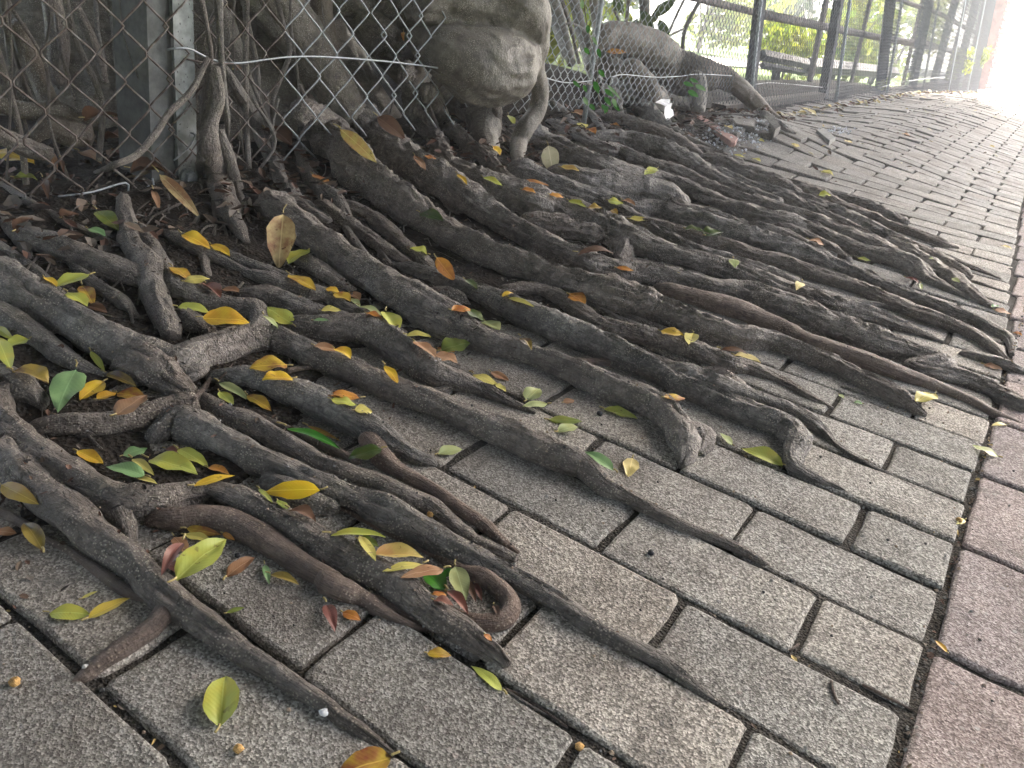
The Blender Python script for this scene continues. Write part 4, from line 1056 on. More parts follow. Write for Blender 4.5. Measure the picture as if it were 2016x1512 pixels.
DGALV = plain('dull_steel', (.10, .105, .11), .6, .3, .3)
fence2 = tag(empty('wire_fence', (-1.42, 3, 0)), 'long galvanised chain-link fence running beside the footpath into the distance', 'fence')
W2 = .047; H2 = .043
def lean2(y): return .17 * float(ss(1.3, 3.6, y))
def base2(y): return float(np.interp(y, [1.4, 1.95, 2.6, 3.5, 3.9, 5, 8, 16], [.13, .12, .10, .07, .03, .015, 0, -.224]))
shared = {}
def far_wire(q, yc, sub, ns):
    key = (q % 2, sub)
    V, Fq, uv = zig(0, W2 / 4, 0., 1.15 if yc < 4 else 2.2, H2, 0 if q % 2 == 0 else H2 / 2, 0, .0013 if yc < 5 else .0015, ns, sub)
    return V, Fq
nw = 0; fbm = MB(); q = 0; cache = {}
y = 1.43
while y < 15:
    q += 1; key = (q % 2, y < 2.6, y < 3, y < 4, y < 5)
    P0 = np.array([-1.42, y, base2(y)]); sh = lean2(y)
    if nw < 288:
        if key not in cache:
            V, Fq = far_wire(q, y, 4 if y < 3 else 3, 4); cache[key] = mesh_np('wire', V, Fq, GALV if y < 2.6 else DGALV, link=False)
        o = add('wire', cache[key], fence2); o.matrix_local = Matrix(((1, 0, -sh, P0[0] - fence2.location.x + .012 * math.sin(y * 5)), (0, 1, 0, P0[1] - fence2.location.y), (0, 0, 1, P0[2] + random.uniform(-.004, .004)), (0, 0, 0, 1)))
        nw += 1
    else:
        V, Fq, uv = zig(0, W2 / 4, 0., 2.2, H2, 0 if q % 2 == 0 else H2 / 2, 0, .0022, 3, 1); V = V.copy(); V[:, 0] -= sh * V[:, 2]
        fbm.add(V + P0 - np.array(fence2.location), Fq)
    y += W2 / 2
o = fbm.build('far_mesh', DGALV, fence2); o['kind'] = 'stuff'
f2 = np.array(fence2.location)
for px, X in (([(1066, 150, .01), (1090, 158, .01), (1120, 163, .01), (1165, 159, .01)], -1.41), ([(1203, 152, .01), (1228, 147, .01), (1290, 152, .01), (1340, 150, .01), (1375, 146, .01), (1440, 149, .01)], -1.43),
              ([(1487, 166, .01), (1520, 163, .01), (1580, 168, .01), (1620, 172, .01)], -1.44), ([(1730, 172, .01), (1775, 162, .01), (1815, 156, .01), (1860, 152, .01)], -1.44)):
    Ps, rs = bent_wire(px, X, .002, .02); V, Fq, uv = tube(Ps, rs, 5); mesh_np('tension_wire', V - f2, Fq, GALV, fence2, uv)
for yy in (1.94, 3.72, 5.55, 7.35, 9.3, 11.3, 13.4):
    z0 = base2(yy) - .12; ln_ = lean2(yy) if yy > 2.5 else .03
    Ps = np.array([[-1.44 - ln_ * z, yy, z] for z in np.linspace(z0, 2.3, 8)]); V, Fq, uv = tube(Ps, np.full(8, .009 if yy < 4 else .012), 8); mesh_np('slim_pole', V - f2, Fq, GALV, fence2, uv)
# timber fence behind
tf = tag(empty('timber_fence', (-1.6, 5, 0)), 'dark timber post-and-rail fence leaning behind the wire mesh', 'fence')
tfl = np.array(tf.location)
def bar_between(P0, P1, w_, mat, name, parent, round_=False, depth=None):
    P0 = np.array(P0); P1 = np.array(P1); Ps = np.linspace(P0, P1, 10); V, Fq, uv = tube(Ps, np.full(10, w_ / 2), 10 if round_ else 4, .03 if round_ else 0)
    return mesh_np(name, V - np.array(parent.location), Fq, mat, parent, uv, round_)
for bx, by, tx, ty, wpx, X in ((202, 600, 272, 0, 74, -1.56), (690, 610, 790, 0, 66, -1.56), (1060, 620, 1132, 0, 74, -1.56), (1275, 590, 1392, 0, 46, -1.58), (1430, 500, 1562, 0, 44, -1.62), (1560, 560, 1700, 0, 40, -1.62)):
    p0 = on_plane(1416 + bx / 3.36, by / 3.36, X); p1 = on_plane(1416 + tx / 3.36, ty / 3.36, X - .12)
    dep = (p0 - CAM) @ ROT[2]; w_ = wpx / 3.36 * dep / F * 1.15; d = p1 - p0
    bar_between(p0 - d * .15, p0 + d * max(1.3, 1.6 / max(d[2], .3)), w_, WOODD, 'post', tf)
for bx, by, tx, ty, wpx, X in ((870, 555, 1000, 0, 28, -1.95), (600, 530, 700, 40, 40, -2.1), (1225, 510, 1330, 60, 24, -1.95), (1500, 520, 1640, 0, 20, -1.9)):
    p0 = on_plane(1416 + bx / 3.36, by / 3.36, X); p1 = on_plane(1416 + tx / 3.36, ty / 3.36, X - .1); dep = (p0 - CAM) @ ROT[2]; d = p1 - p0
    bar_between(p0 - d * .2, p0 + d * 1.6, wpx / 3.36 * dep / F, WOODP, 'strut', tf)
for a, b, X, wpx in (((1330, -14), (1500, 28), -1.75, 15), ((1500, 28), (1838, 95), -1.75, 13), ((1765, -2), (1850, 27), -1.75, 9), ((1700, 68), (1824, 86), -1.72, 9), ((1820, 84), (1905, 112), -1.75, 8), ((1850, 27), (1930, 70), -1.75, 8)):
    p0 = on_plane(*a, X); p1 = on_plane(*b, X); dep = ((p0 + p1) / 2 - CAM) @ ROT[2]
    bar_between(p0, p1, wpx * dep / F * .9, WOODP, 'rail', tf, True)
pl = tag(empty('timber_bench', (-2.6, 6, 0)), 'low dark plank bench behind the timber fence', 'bench')
for a, b, w_ in (((1500, 108), (1600, 128), .10), ((1590, 128), (1762, 143), .16), ((1500, 128), (1600, 146), .06)):
    p0 = on_plane(*a, -2.5); p1 = on_plane(*b, -2.5); bar_between(p0, p1, w_, WOODD, 'plank', pl)
for a, b in (((1530, 130), (1526, 160)), ((1640, 140), (1632, 165)), ((1720, 146), (1712, 165))):
    bar_between(on_plane(*a, -2.55), on_plane(*b, -2.55), .09, WOODD, 'leg', pl)
KERBM = plain('mossy_concrete', (.11, .095, .08), .9, .2, 0, .003, 60, .4)
kerb = tag(empty('concrete_kerb', (-1.5, 5, 0)), 'low mossy concrete kerb under the far fence', 'kerb')
mb = MB(); mb.box((-.07, -.1, -.01), (.08, 2.6, .09)); mb.build('kerb_upstand', KERBM, kerb, False)
mb = MB(); mb.box((-.12, 4.6, -.07), (.10, 6.6, .10)); mb.build('kerb_base', KERBM, kerb, False)

# ------------------------------------------------------------------ ground beyond
def gp(x, y): return -.16 - .028 * np.maximum(y - 8, 0) - .05 * ss(-3, -6, x)
park = grid_mesh('park_ground', np.concatenate([np.linspace(-90, -8, 30), np.linspace(-7.5, -1.7, 30), np.linspace(-1.6, 3, 12), np.linspace(4, 40, 10)]), np.concatenate([np.linspace(-20, 0, 10), np.linspace(1, 30, 50), np.linspace(33, 150, 25)]), lambda x, y: gp(x, y) - .10 * ss(-1.7, -1.5, x), GRASSG)
tag(park, 'sunlit grass of the park beyond the fence')
def strip(name, x0, x1, y0, y1, dz, mat, lab, ang=0.):
    xs = np.linspace(x0, x1, 4); ys = np.linspace(y0, y1, 30)
    o = grid_mesh(name, xs, ys, lambda x, y: gp(x, y) + dz, mat); o['label'] = lab; return o
strip('park_path', -5.6, -4.0, 7.5, 26, .02, PALE, 'pale sunlit path through the park behind the fence')
strip('far_walkway', -3.2, 2.2, 20.9, 36, .03 + .16, CONC, 'sun-bleached paving at the far end of the footpath')
strip('roadway', -30, 40, 37, 52, .02, plain('road', (.05, .05, .05), .9), 'asphalt road at the far end of the footpath')
strip('far_pavement', -30, 40, 52.2, 58, .10, PALE, 'pale pavement on the far side of the road')
for yy in (36.6, 52.):
    k = tag(empty('road_kerb', (0, yy, 0)), 'low kerb %s' % ('on the near side of the distant road' if yy < 40 else 'on the far side of the distant road'), 'kerb')
    mb = MB(); mb.box((0, 0, float(gp(0, yy)) + .1), (50, .3, .2)); mb.build('kerbstone', CONC, k, False)
# shrubs and trees
def shrub(loc, rad, n, size, mat, label, name='shrub', cat='shrub', trunk=None, seed=0, group=None):
    r = tag(empty(name, loc), label, cat, group)
    lobes = []; rg = np.random.RandomState(seed); k = 7
    for q in range(k):
        u = rg.randn(3); u /= np.linalg.norm(u); c = np.array([0, 0, rad[2] * (1. if trunk is None else 1) + (trunk or 0)]) + u * np.array(rad) * .55
        lobes.append(leaf_cloud(n // k, c, np.array(rad) * rg.uniform(.35, .6), size, seed * 10 + q))
    V = np.vstack(lobes); mesh_np('crown' if trunk else 'foliage', V, np.arange(len(V)).reshape(-1, 4), mat, r, smooth=False)['kind'] = 'stuff'
    sb = MB()
    for q in range(1 if trunk else 5):
        a = rg.uniform(0, 6.28); h = rad[2] * 1.3 + (trunk or 0)
        P = [[0, 0, -.1], [.05 * math.cos(a) * h, .05 * math.sin(a) * h, h * .4], [(.25 if not trunk else .06) * math.cos(a) * h, (.25 if not trunk else .06) * math.sin(a) * h, h]]
        Ps, rs = spline(P, [.02 * h, .015 * h, .006 * h], .15); V, Fq, uv = tube(Ps, rs, 7, .08, seed=q); sb.add(V, Fq, uv)
    sb.build('trunk' if trunk else 'stems', BARK, r); return r
SH = [((-3.4, 4.3), (.55, .7, .42), 1300, .05, FOLB, 'lime-green leafy bush behind the long ridge root'), ((-3.0, 9.5), (.5, 1.4, .35), 1100, .06, FOLB, 'low sunlit bush behind the plank bench'), ((-3.2, 13.5), (.6, 1.8, .8), 1400, .08, FOLB, 'loose green bush along the timber fence'), ((-4.0, 5.2), (.9, 1.0, .55), 1500, .06, FOLB, 'bright broad-leaved shrub just behind the first timber post'),
      ((-5.6, 5.8), (1.1, 1.3, .7), 1500, .07, FOLB, 'pale green bush left of the first timber post'),
      ((-7.6, 8.4), (1.8, 1.8, 1.0), 1800, .10, FOLB, 'yellow-green bush deep in the park behind the fine mesh'),
      ((-9.2, 14.), (2.4, 2.4, 1.3), 1800, .13, FOLD, 'dark green bush beyond the pale park path'),
      ((-6.5, 15.5), (1.6, 1.8, 1.0), 1500, .10, FOLB, 'sunlit bush between the second and third timber posts'),
      ((-6.0, 21.), (2.0, 2.2, 1.3), 1500, .13, FOLD, 'dark bush near the end of the timber fence'),
      ((-4.0, 22.), (1.2, 1.8, 1.2), 1200, .10, FOLB, 'light green bush close to the brick pillar')]
for k, (c, rad, n, sz, mt, lab) in enumerate(SH): shrub((c[0], c[1], float(gp(*c))), rad, n, sz, mt, lab, seed=k + 3, group='shrubs behind the fence')
TR = [((-16, 20), 3.0, 'tall leafy tree far behind the pale park path'), ((-12, 32), 3.0, 'tall tree rising behind the timber rails'), ((-8, 40), 3.2, 'tree at the end of the park, left of the pole'),
      ((-4.5, 62), 4.0, 'tree across the road behind the coloured sign'), ((3, 64), 4.0, 'tree across the road behind the green gate'), ((-22, 14), 3.0, 'leafy tree deepest in the park at left')]
for k, (c, h, lab) in enumerate(TR): shrub((c[0], c[1], float(gp(*c))), (h, h, h * .7), 2600, .26, FOLB if k % 2 else FOLD, lab, 'leafy_tree', 'tree', 2.0, seed=k + 30, group='trees in the background')
for k, (px, py, s_, lab) in enumerate(((1880, 168, .35, 'weedy clump growing through the far fence foot'), (1918, 155, .40, 'taller weeds by the brick pillar'), (1745, 178, .12, 'small weed at the foot of the third timber post'))):
    p = on_plane(px, py + 4, -1.5); shrub(tuple(p - np.array([.05, 0, .02])), (s_ * .5, s_ * .8, s_ * .8), 500, s_ * .09, FOLB, lab, 'weed', 'weed', seed=60 + k)

# brick pillar, wall, pole, umbrella, sign, gate, person at the far end
def far_pt(px, py, depth): return CAM + ray(px, py) * depth
UP = np.array([-.13, 0, 1.]); UP /= np.linalg.norm(UP)
def lean_box(mb, base, size, mi=0, up=UP):
    V = np.array([[x, y_, z] for x in (-.5, .5) for y_ in (-.5, .5) for z in (0, 1)], float) * np.array([size[0], size[1], 1.]); Z = V[:, 2:3] * size[2]
    V = np.c_[V[:, :2], np.zeros(8)] + Z * up; mb.add(V + np.array(base), [[0, 1, 3, 2], [4, 6, 7, 5], [0, 4, 5, 1], [2, 3, 7, 6], [0, 2, 6, 4], [1, 5, 7, 3]], mi=mi)
BRICK = plain('weathered_brick', (.22, .085, .065), .9, .2, 0, .004, 8, .4)
def brick_pillar():
    p = on_plane(1925, 172, -1.75); pr_ = tag(empty('brick_pillar', tuple(p)), 'reddish brick pillar at the end of the wire fence', 'pillar')
    mb = MB(); lean_box(mb, (0, 0, -.3), (.40, .8, 3.4)); mb.build('pillar_core', BRICK, pr_, False)
    me = None
    for r_ in range(34):
        for c in range(4):
            m2 = MB(); 
            if me is None: m2.box((0, 0, 0), (.02, .19, .062)); me = m2.build('brick', BRICK, link=False)
            z = -.1 + r_ * .075; o = add('brick', me, pr_); o.location = (.205 - .131 * (z + .3), -.3 + c * .2 + (.1 if r_ % 2 else 0) - .05, z)
brick_pillar()
pb = far_pt(1947, 152, 17.); pole = tag(empty('lamp_post', tuple(pb)), 'pale concrete lamp post where the footpath ends', 'post')
Ps = np.array([UP * z for z in np.linspace(-.3, 7, 10)]); V, Fq, uv = tube(Ps, np.linspace(.16, .11, 10), 16); mesh_np('shaft', V, Fq, plain('pale_pole', (.17, .17, .165), .7), pole, uv)
V, Fq, uv = tube(np.array([UP * z for z in (-.3, -.1, .02)]), np.array([.22, .22, .2]), 16); mesh_np('footing', V, Fq, CONC, pole, uv)
pb2 = far_pt(1975, 148, 34.); p2 = tag(empty('white_pole', tuple(pb2)), 'thin white pole right of the concrete lamp post', 'post')
V, Fq, uv = tube(np.array([UP * z for z in np.linspace(-.2, 8, 8)]), np.full(8, .11), 12); mesh_np('shaft', V, Fq, plain('white_paint', (.75, .75, .75), .5), p2, uv)
V, Fq, uv = tube(np.array([UP * z for z in (-.2, .25)]), np.array([.2, .2]), 12); mesh_np('footing', V, Fq, CONC, p2, uv)
BLACK = plain('black_cloth', (.015, .015, .017), .7)
um = tag(empty('folded_umbrella', tuple(far_pt(1940, 154, 15.5))), 'folded black umbrella propped against the concrete lamp post', 'umbrella')
a0 = np.zeros(3); a1 = far_pt(1959, 113, 15.7) - far_pt(1940, 154, 15.5); 
V, Fq, uv = tube(np.linspace(a0, a1, 6), np.full(6, .012), 6); mesh_np('shaft', V, Fq, BLACK, um, uv)
Ps = np.array([a0 + (a1 - a0) * t for t in (.35, .45, .6, .75, .88, .97)]); V, Fq, uv = tube(Ps, np.array([.015, .04, .06, .075, .07, .02]), 12, .15, seed=3); mesh_np('canopy', V, Fq, BLACK, um, uv)
sg = tag(empty('coloured_sign', tuple(far_pt(1986, 120, 46))), 'coloured sign board with red, yellow and magenta bands beyond the road', 'sign')
exs = ROT[0] / np.linalg.norm(ROT[0]); exs = exs - UP * (exs @ UP); exs /= np.linalg.norm(exs); eys = np.cross(UP, exs)
def panel(parent, cx, cz, w_, h_, d, mat, name, off=0.):
    V = np.array([[x, y_, z] for x in (-.5, .5) for y_ in (-.5, .5) for z in (-.5, .5)]) * np.array([w_, d, h_]) + np.array([cx, off, cz])
    V = V[:, 0:1] * exs + V[:, 1:2] * eys + V[:, 2:3] * UP; return mesh_np(name, V, [[0, 1, 3, 2], [4, 6, 7, 5], [0, 4, 5, 1], [2, 3, 7, 6], [0, 2, 6, 4], [1, 5, 7, 3]], mat, parent, None, False)
cm = {n: plain('sign_' + n, c, .5, .4, 0, 0, 3, .05) for n, c in dict(red=(.28, .03, .02), yellow=(.32, .22, .02), magenta=(.25, .015, .09), white=(.7, .7, .7), cream=(.32, .28, .08), teal=(.01, .10, .095), orange=(.30, .07, .02), grey=(.35, .33, .38)).items()}
for cz, h_, w_, cn in ((2.62, .26, 1.0, 'red'), (2.34, .30, 1.1, 'yellow'), (2.06, .22, .75, 'magenta'), (1.72, .42, .9, 'cream'), (1.3, .3, .5, 'white')): panel(sg, .25 + .35 * (cz - 1.5), cz, w_, h_, .08, cm[cn], 'band')
panel(sg, .0, -.1, .10, 5.6, .08, cm['white'], 'post', .1)
ks = tag(empty('orange_stall', tuple(far_pt(1990, 132, 50))), 'orange and white stall front beside the standing person', 'stall')
panel(ks, -.15, .35, .5, 2.0, .6, cm['orange'], 'front'); panel(ks, -.15, 1.45, .7, .22, .8, cm['red'], 'fascia'); panel(ks, -.45, .3, .14, 1.9, .5, cm['white'], 'side_panel')
gt = tag(empty('green_gate', tuple(far_pt(2008, 152, 54))), 'teal green barred gate with a curved top beyond the road', 'gate')
for k in range(9): panel(gt, -.35 + k * .27, 1.15, .07, 2.3, .07, cm['teal'], 'bar')
panel(gt, .7, .45, 2.3, .9, .05, cm['teal'], 'lower_panel', .08); panel(gt, .7, 2.0, 2.3, .10, .09, cm['teal'], 'rail')
Ps = np.array([(.7 + 1.1 * math.cos(a)) * exs + (2.2 + .45 * math.sin(a)) * UP for a in np.linspace(0, math.pi, 14)]); V, Fq, uv = tube(Ps, np.full(14, .08), 8); mesh_np('arched_top', V, Fq, cm['teal'], gt, uv)
# person: continuous skinned body
def person():
    base = far_pt(1990, 149.5, 56); pe = tag(empty('person', tuple(base)), 'person in dark top and blue jeans standing by the green gate', 'person')
    up = UP; sx = exs * .85 + eys * .5; sx = sx - up * (sx @ up); sx /= np.linalg.norm(sx); sy = np.cross(up, sx)
    J = dict(pel=(0, 0, .92, .13), ch=(0, 0, 1.25, .15), nk=(0, .01, 1.45, .055), hd=(0, .03, 1.58, .095), hd2=(0, .02, 1.66, .08), sl=(-.17, 0, 1.38, .06), el=(-.24, .05, 1.12, .045), wl=(-.12, .24, 1.10, .035), fl=(-.06, .30, 1.13, .03),
             sr=(.17, 0, 1.38, .06), er=(.24, .05, 1.12, .045), wr=(.12, .24, 1.12, .035), fr=(.06, .30, 1.15, .03), hl=(-.09, 0, .88, .09), kl=(-.11, .03, .48, .06), al=(-.11, 0, .08, .04), tl=(-.12, .14, .04, .035), hr=(.09, 0, .88, .09), kr=(.12, .03, .48, .06), ar=(.13, 0, .08, .04), tr=(.15, .14, .04, .035))
    E_ = ['pel-ch', 'ch-nk', 'nk-hd', 'hd-hd2', 'ch-sl', 'sl-el', 'el-wl', 'wl-fl', 'ch-sr', 'sr-er', 'er-wr', 'wr-fr', 'pel-hl', 'hl-kl', 'kl-al', 'al-tl', 'pel-hr', 'hr-kr', 'kr-ar', 'ar-tr']
    ks_ = list(J); V = [tuple(J[k][0] * sx + J[k][1] * sy + J[k][2] * up) for k in ks_]
    me = bpy.data.meshes.new('body'); me.from_pydata(V, [[ks_.index(a) for a in e.split('-')] for e in E_], [])
    o = add('body', me, pe); o.modifiers.new('skin', 'SKIN')
    for k, v in zip(ks_, me.skin_vertices[0].data): v.radius = (J[k][3], J[k][3])
    me.skin_vertices[0].data[0].use_root = True
    t = NT('person_clothes', .8); p = t.obj(); d = t.n('ShaderNodeSeparateXYZ'); t.l(p, d.inputs[0])
    t.base(t.ramp(t.math('MULTIPLY', d.outputs[2], .5), [(0., (.04, .08, .17)), (.455, (.05, .10, .20)), (.46, (.02, .02, .03)), (.725, (.02, .02, .03)), (.73, (.45, .28, .2))])); t.t.nodes[-1]
    me.materials.append(t.m)
    s_ = o.modifiers.new('sub', 'SUBSURF'); s_.levels = 1; s_.render_levels = 1
    hc = 1.66 * up + .0 * sy; V, Fq, uv = tube(np.array([hc + sy * d_ + up * u for d_, u in ((-.03, -.10), (-.04, 0), (-.01, .09), (0, .13))]), np.array([.09, .11, .09, .03]), 12); mesh_np('hair', V, Fq, BLACK, pe, uv)
person()

# ------------------------------------------------------------------ sapling and climbing plant by the fine mesh
sp_ = tag(empty('sapling', tuple(on_plane(1268, 75, -2.1))), 'young sapling with big dark leaves behind the fine mesh', 'plant'); sl_ = np.array(sp_.location)
for pts, r in (((( 900, -60), (905, 60), (900, 160), (895, 250)), .028), (((1180, -30), (1120, 90), (1080, 180), (1050, 240)), .008), (((1260, 20), (1200, 130), (1165, 220), (1150, 380)), .013), (((1165, 190), (1110, 215), (1060, 240)), .006), (((800, -40), (790, 90), (770, 200)), .010), (((700, 60), (740, 150), (745, 230)), .008)):
    P = [on_plane(1000 + a / 3.36, b / 3.36, -2.1) for a, b in pts]; Ps, rs = spline(P, [r] * len(P), .03); V, Fq, uv = tube(Ps, rs, 8, .1); mesh_np('stem', V - sl_, Fq, BARKT, sp_, uv)
def leaf_mesh(L, Wd, curl=.1, fold=.15, seed=0, nu=9, nv=7, pointy=1., notch=0.):
    rg = np.random.RandomState(seed); t = np.linspace(0, 1, nu + 1); prof = np.sin(np.pi * t ** .82) ** (.80) * (1 - .10 * t * pointy); prof[-1] = .0; prof[0] = .02
    s = np.linspace(-1, 1, nv); T_, S_ = np.meshgrid(t, s, indexing='ij'); Pf = np.repeat(prof[:, None], nv, 1)
    edge = 1 + .05 * noise(np.stack([T_ * 9, S_ * 2, T_ * 0 + seed], -1), seed)
    X = T_ * L; Y = S_ * Pf * Wd / 2 * edge
    Z = fold * Wd * .5 * np.abs(S_) * Pf - curl * L * (T_ - .5) ** 2 * 1.2 + .035 * Wd * np.sin(T_ * 11 + seed) * np.abs(S_) + .05 * Wd * noise(np.stack([T_ * 4, S_ * 2, T_ * 0 + seed], -1), seed + 3)
    tw = rg.uniform(-.12, .12) + 0.; Z = Z + tw * Y * (T_ - .3)
    V = np.stack([X, Y, Z], -1).reshape(-1, 3); i = np.arange(nu)[:, None] * nv; j = np.arange(nv - 1)[None, :]
    Fq = np.stack([i + j, i + nv + j, i + nv + j + 1, i + j + 1], -1).reshape(-1, 4); uvv = np.stack([(S_ * Pf * .5 + .5), T_], -1).reshape(-1, 2)
    return V, Fq.tolist(), uvv[Fq].reshape(-1, 2)
def placed_leaf(name, b, t, wpx, C0, nrm, mat, parent=None, curl=.1, fold=.15, seed=0, lift=.0):
    """leaf lying in the plane through C0 with normal nrm whose ends project on b and t"""
    def hit(p):
        d = ray(*p); return CAM + d * (((C0 - CAM) @ nrm) / (d @ nrm))
    B0, T0 = hit(b), hit(t); ax_ = T0 - B0; L = np.linalg.norm(ax_); ax_ /= L
    mid = (np.array(b) + np.array(t)) / 2; dd = np.array(t, float) - np.array(b); dd /= np.linalg.norm(dd) + 1e-9; pp = np.array([-dd[1], dd[0]])
    s0 = hit(mid + pp * wpx / 2) - hit(mid - pp * wpx / 2); sd = np.cross(nrm, ax_); Wd = abs(s0 @ sd); Wd = min(max(Wd, L * .12), L * 1.05)
    V, Fq, uv = leaf_mesh(L * 1.02, Wd, curl, fold, seed); Mx = np.stack([ax_, sd, nrm], 1); V = V @ Mx.T + B0 + nrm * lift
    return V, Fq, uv, L, Wd, ax_, sd, B0
camd = lambda P: (CAM - P) / np.linalg.norm(CAM - P)
for a in ((960, 105, 1115, -10, 75), (1000, 130, 1065, 285, 70), (700, -20, 765, 95, 70), (880, 70, 965, 225, 80), (860, 120, 800, 250, 50), (960, 150, 985, 60, 50), (760, 10, 700, 70, 40)):
    b, t = (1000 + a[0] / 3.36, a[1] / 3.36), (1000 + a[2] / 3.36, a[3] / 3.36); C0 = on_plane(*b, -2.05); V, Fq, uv, *_ = placed_leaf('leaf', b, t, a[4] / 3.36, C0, camd(C0), None, seed=a[0]); mesh_np('leaf', V - sl_, Fq, LM['dark'], sp_, uv)
vn = tag(empty('climbing_plant', tuple(on_plane(1180, 210, -1.40))), 'small green climbing plant on the fine mesh beside the slim pole', 'plant'); vl = np.array(vn.location)
for pts in (((640, 760), (600, 640), (590, 500), (580, 360), (530, 200), (500, -10)), ((700, 760), (640, 640), (600, 560), (540, 560), (440, 530)), ((680, 720), (720, 640), (700, 560))):
    P = [on_plane(1000 + a / 3.36, b / 3.36, -1.40) for a, b in pts]; Ps, rs = spline(P, [.0018] * len(P), .01); V, Fq, uv = tube(Ps, rs, 5); mesh_np('stem', V - vl, Fq, BARKT, vn, uv)
for k, a in enumerate(((490, 60, 492, -5, 28), (530, 165, 528, 220, 30), (595, 320, 610, 380, 32), (505, 315, 540, 360, 32), (560, 240, 590, 300, 22), (570, 535, 600, 620, 42), (600, 460, 640, 510, 34), (640, 590, 700, 640, 34), (660, 560, 745, 655, 20), (430, 535, 480, 580, 26), (500, 560, 520, 610, 26), (640, 640, 680, 700, 34), (690, 650, 720, 710, 30), (620, 690, 660, 740, 30), (700, 690, 740, 735, 26), (540, 690, 575, 725, 34), (500, 640, 530, 700, 28), (660, 700, 640, 750, 28), (1160, 545, 1230, 570, 30), (1190, 600, 1260, 640, 40), (1240, 560, 1310, 600, 34), (1200, 520, 1260, 545, 26))):
    b, t = (1000 + a[0] / 3.36, a[1] / 3.36), (1000 + a[2] / 3.36, a[3] / 3.36); C0 = on_plane(*b, -1.39); n_ = camd(C0) + np.array([.1, -.3, .7]) * (.3 + .5 * (k % 3)); n_ /= np.linalg.norm(n_); V, Fq, uv, *_ = placed_leaf('leaf', b, t, a[4] / 3.36, C0, n_, None, seed=k); mesh_np('leaf', V - vl, Fq, LM['mint'] if k % 4 == 0 else LM['green'], vn, uv)

# ------------------------------------------------------------------ loose pieces on the lifted paving
# crumpled white paper
pc = on_plane(1303, 218, -1.24); V = []; 
for q in range(9):
    for k in range(9):
        x, y_ = (q / 8 - .5), (k / 8 - .5); V.append([x * .07, y_ * .13, .02 * noise(np.array([x * 4, y_ * 4, 1.]), 3) + .045 * (1 - 2 * abs(x)) * .6])
Fq = [[q * 9 + k, q * 9 + k + 1, (q + 1) * 9 + k + 1, (q + 1) * 9 + k] for q in range(8) for k in range(8)]
o = mesh_np('paper_scrap', np.array(V), Fq, PAPER, None, None, False); o.location = pc; o.rotation_euler = (0, .7, .2); tag(o, 'crumpled white paper scrap among the roots below the fine mesh', 'litter')

# ------------------------------------------------------------------ fallen leaves
bpy.context.view_layer.update()
vv = []; ff = []; nb_ = 0
for o in list(SC.objects):
    if o.type != 'MESH' or o.name.split('.')[0] not in ('root', 'aerial_root', 'trunk', 'soil', 'pavement', 'paver', 'fine_roots', 'far_pavers', 'far_border_pavers'): continue
    if o.name.startswith('aerial_root') and 0: continue
    me = o.data; a = np.zeros(len(me.vertices) * 3); me.vertices.foreach_get('co', a); a = a.reshape(-1, 3); mw = np.array(o.matrix_world); a = a @ mw[:3, :3].T + mw[:3, 3]
    ff += [[i + nb_ for i in p.vertices] for p in me.polygons]; vv.append(a); nb_ += len(a)
BVH = BVHTree.FromPolygons(np.vstack(vv).tolist(), ff)
def cast(px, py):
    d = Vector(ray(px, py)).normalized(); h = BVH.ray_cast(Vector(CAM), d, 30); return (np.array(h[0]), np.array(h[1])) if h[0] is not None else (None, None)
def down(x, y, z=.8):
    h = BVH.ray_cast(Vector((x, y, z)), Vector((0, 0, -1)), 3); return (h[0].z if h[0] is not None else 0.)
def block(name, pxs, z, th, mat, lab, cat):
    C_ = [cast(*p)[0] for p in pxs]; c0 = np.mean(C_, 0); _u, _s, vt = np.linalg.svd(np.array(C_) - c0); nn = vt[2] * np.sign(vt[2][2]); nn = nn + np.array([0, 0, 1.2]); nn /= np.linalg.norm(nn); c0 = c0 + np.array([0, 0, z]); C_ = [CAM + ray(*p) * (((c0 - CAM) @ nn) / (ray(*p) @ nn)) for p in pxs]; c0 = np.mean(C_, 0); r = tag(None or bpy.data.objects.new(name, None), lab, cat)
    A = [q - c0 for q in C_]; B_ = [q - np.array([0, 0, th]) for q in A]; n = len(A)
    inner = [q * .965 for q in A]; A2 = [q - np.array([0, 0, .004]) for q in A]
    V = inner + A2 + B_; Fq = [list(range(n))] + [[i, (i + 1) % n, (i + 1) % n + n, i + n][::-1] for i in range(n)] + [[i + n, (i + 1) % n + n, (i + 1) % n + 2 * n, i + 2 * n][::-1] for i in range(n)]
    bpy.data.objects.remove(r); o = mesh_np(name, np.array(V), Fq, mat, None, None, False); o.location = c0; tag(o, lab, cat); return o
BRK = plain('brick_red', (.30, .185, .155), .85, .2, 0, .002, 120, .25)
block('edging_block', [(1370, 229), (1380, 226), (1453, 271), (1448, 279), (1440, 278)], .012, .020, BRK, 'long thin pinkish edging block lying on the lifted pavers', 'block')
block('loose_slab', [(1608, 256), (1622, 251), (1646, 271), (1634, 277)], .015, .03, CONC, 'loose grey slab tilted up at a gap in the paving', 'slab')
block('loose_paver', [(1505, 228), (1520, 226), (1537, 248), (1527, 255)], .012, .03, PAVE, 'lifted grey paver propped beside the far root', 'paver')
block('loose_paver', [(1440, 232), (1488, 234), (1486, 250), (1450, 243)], .010, .03, PAVE, 'displaced grey paver end at the litter heap', 'paver')

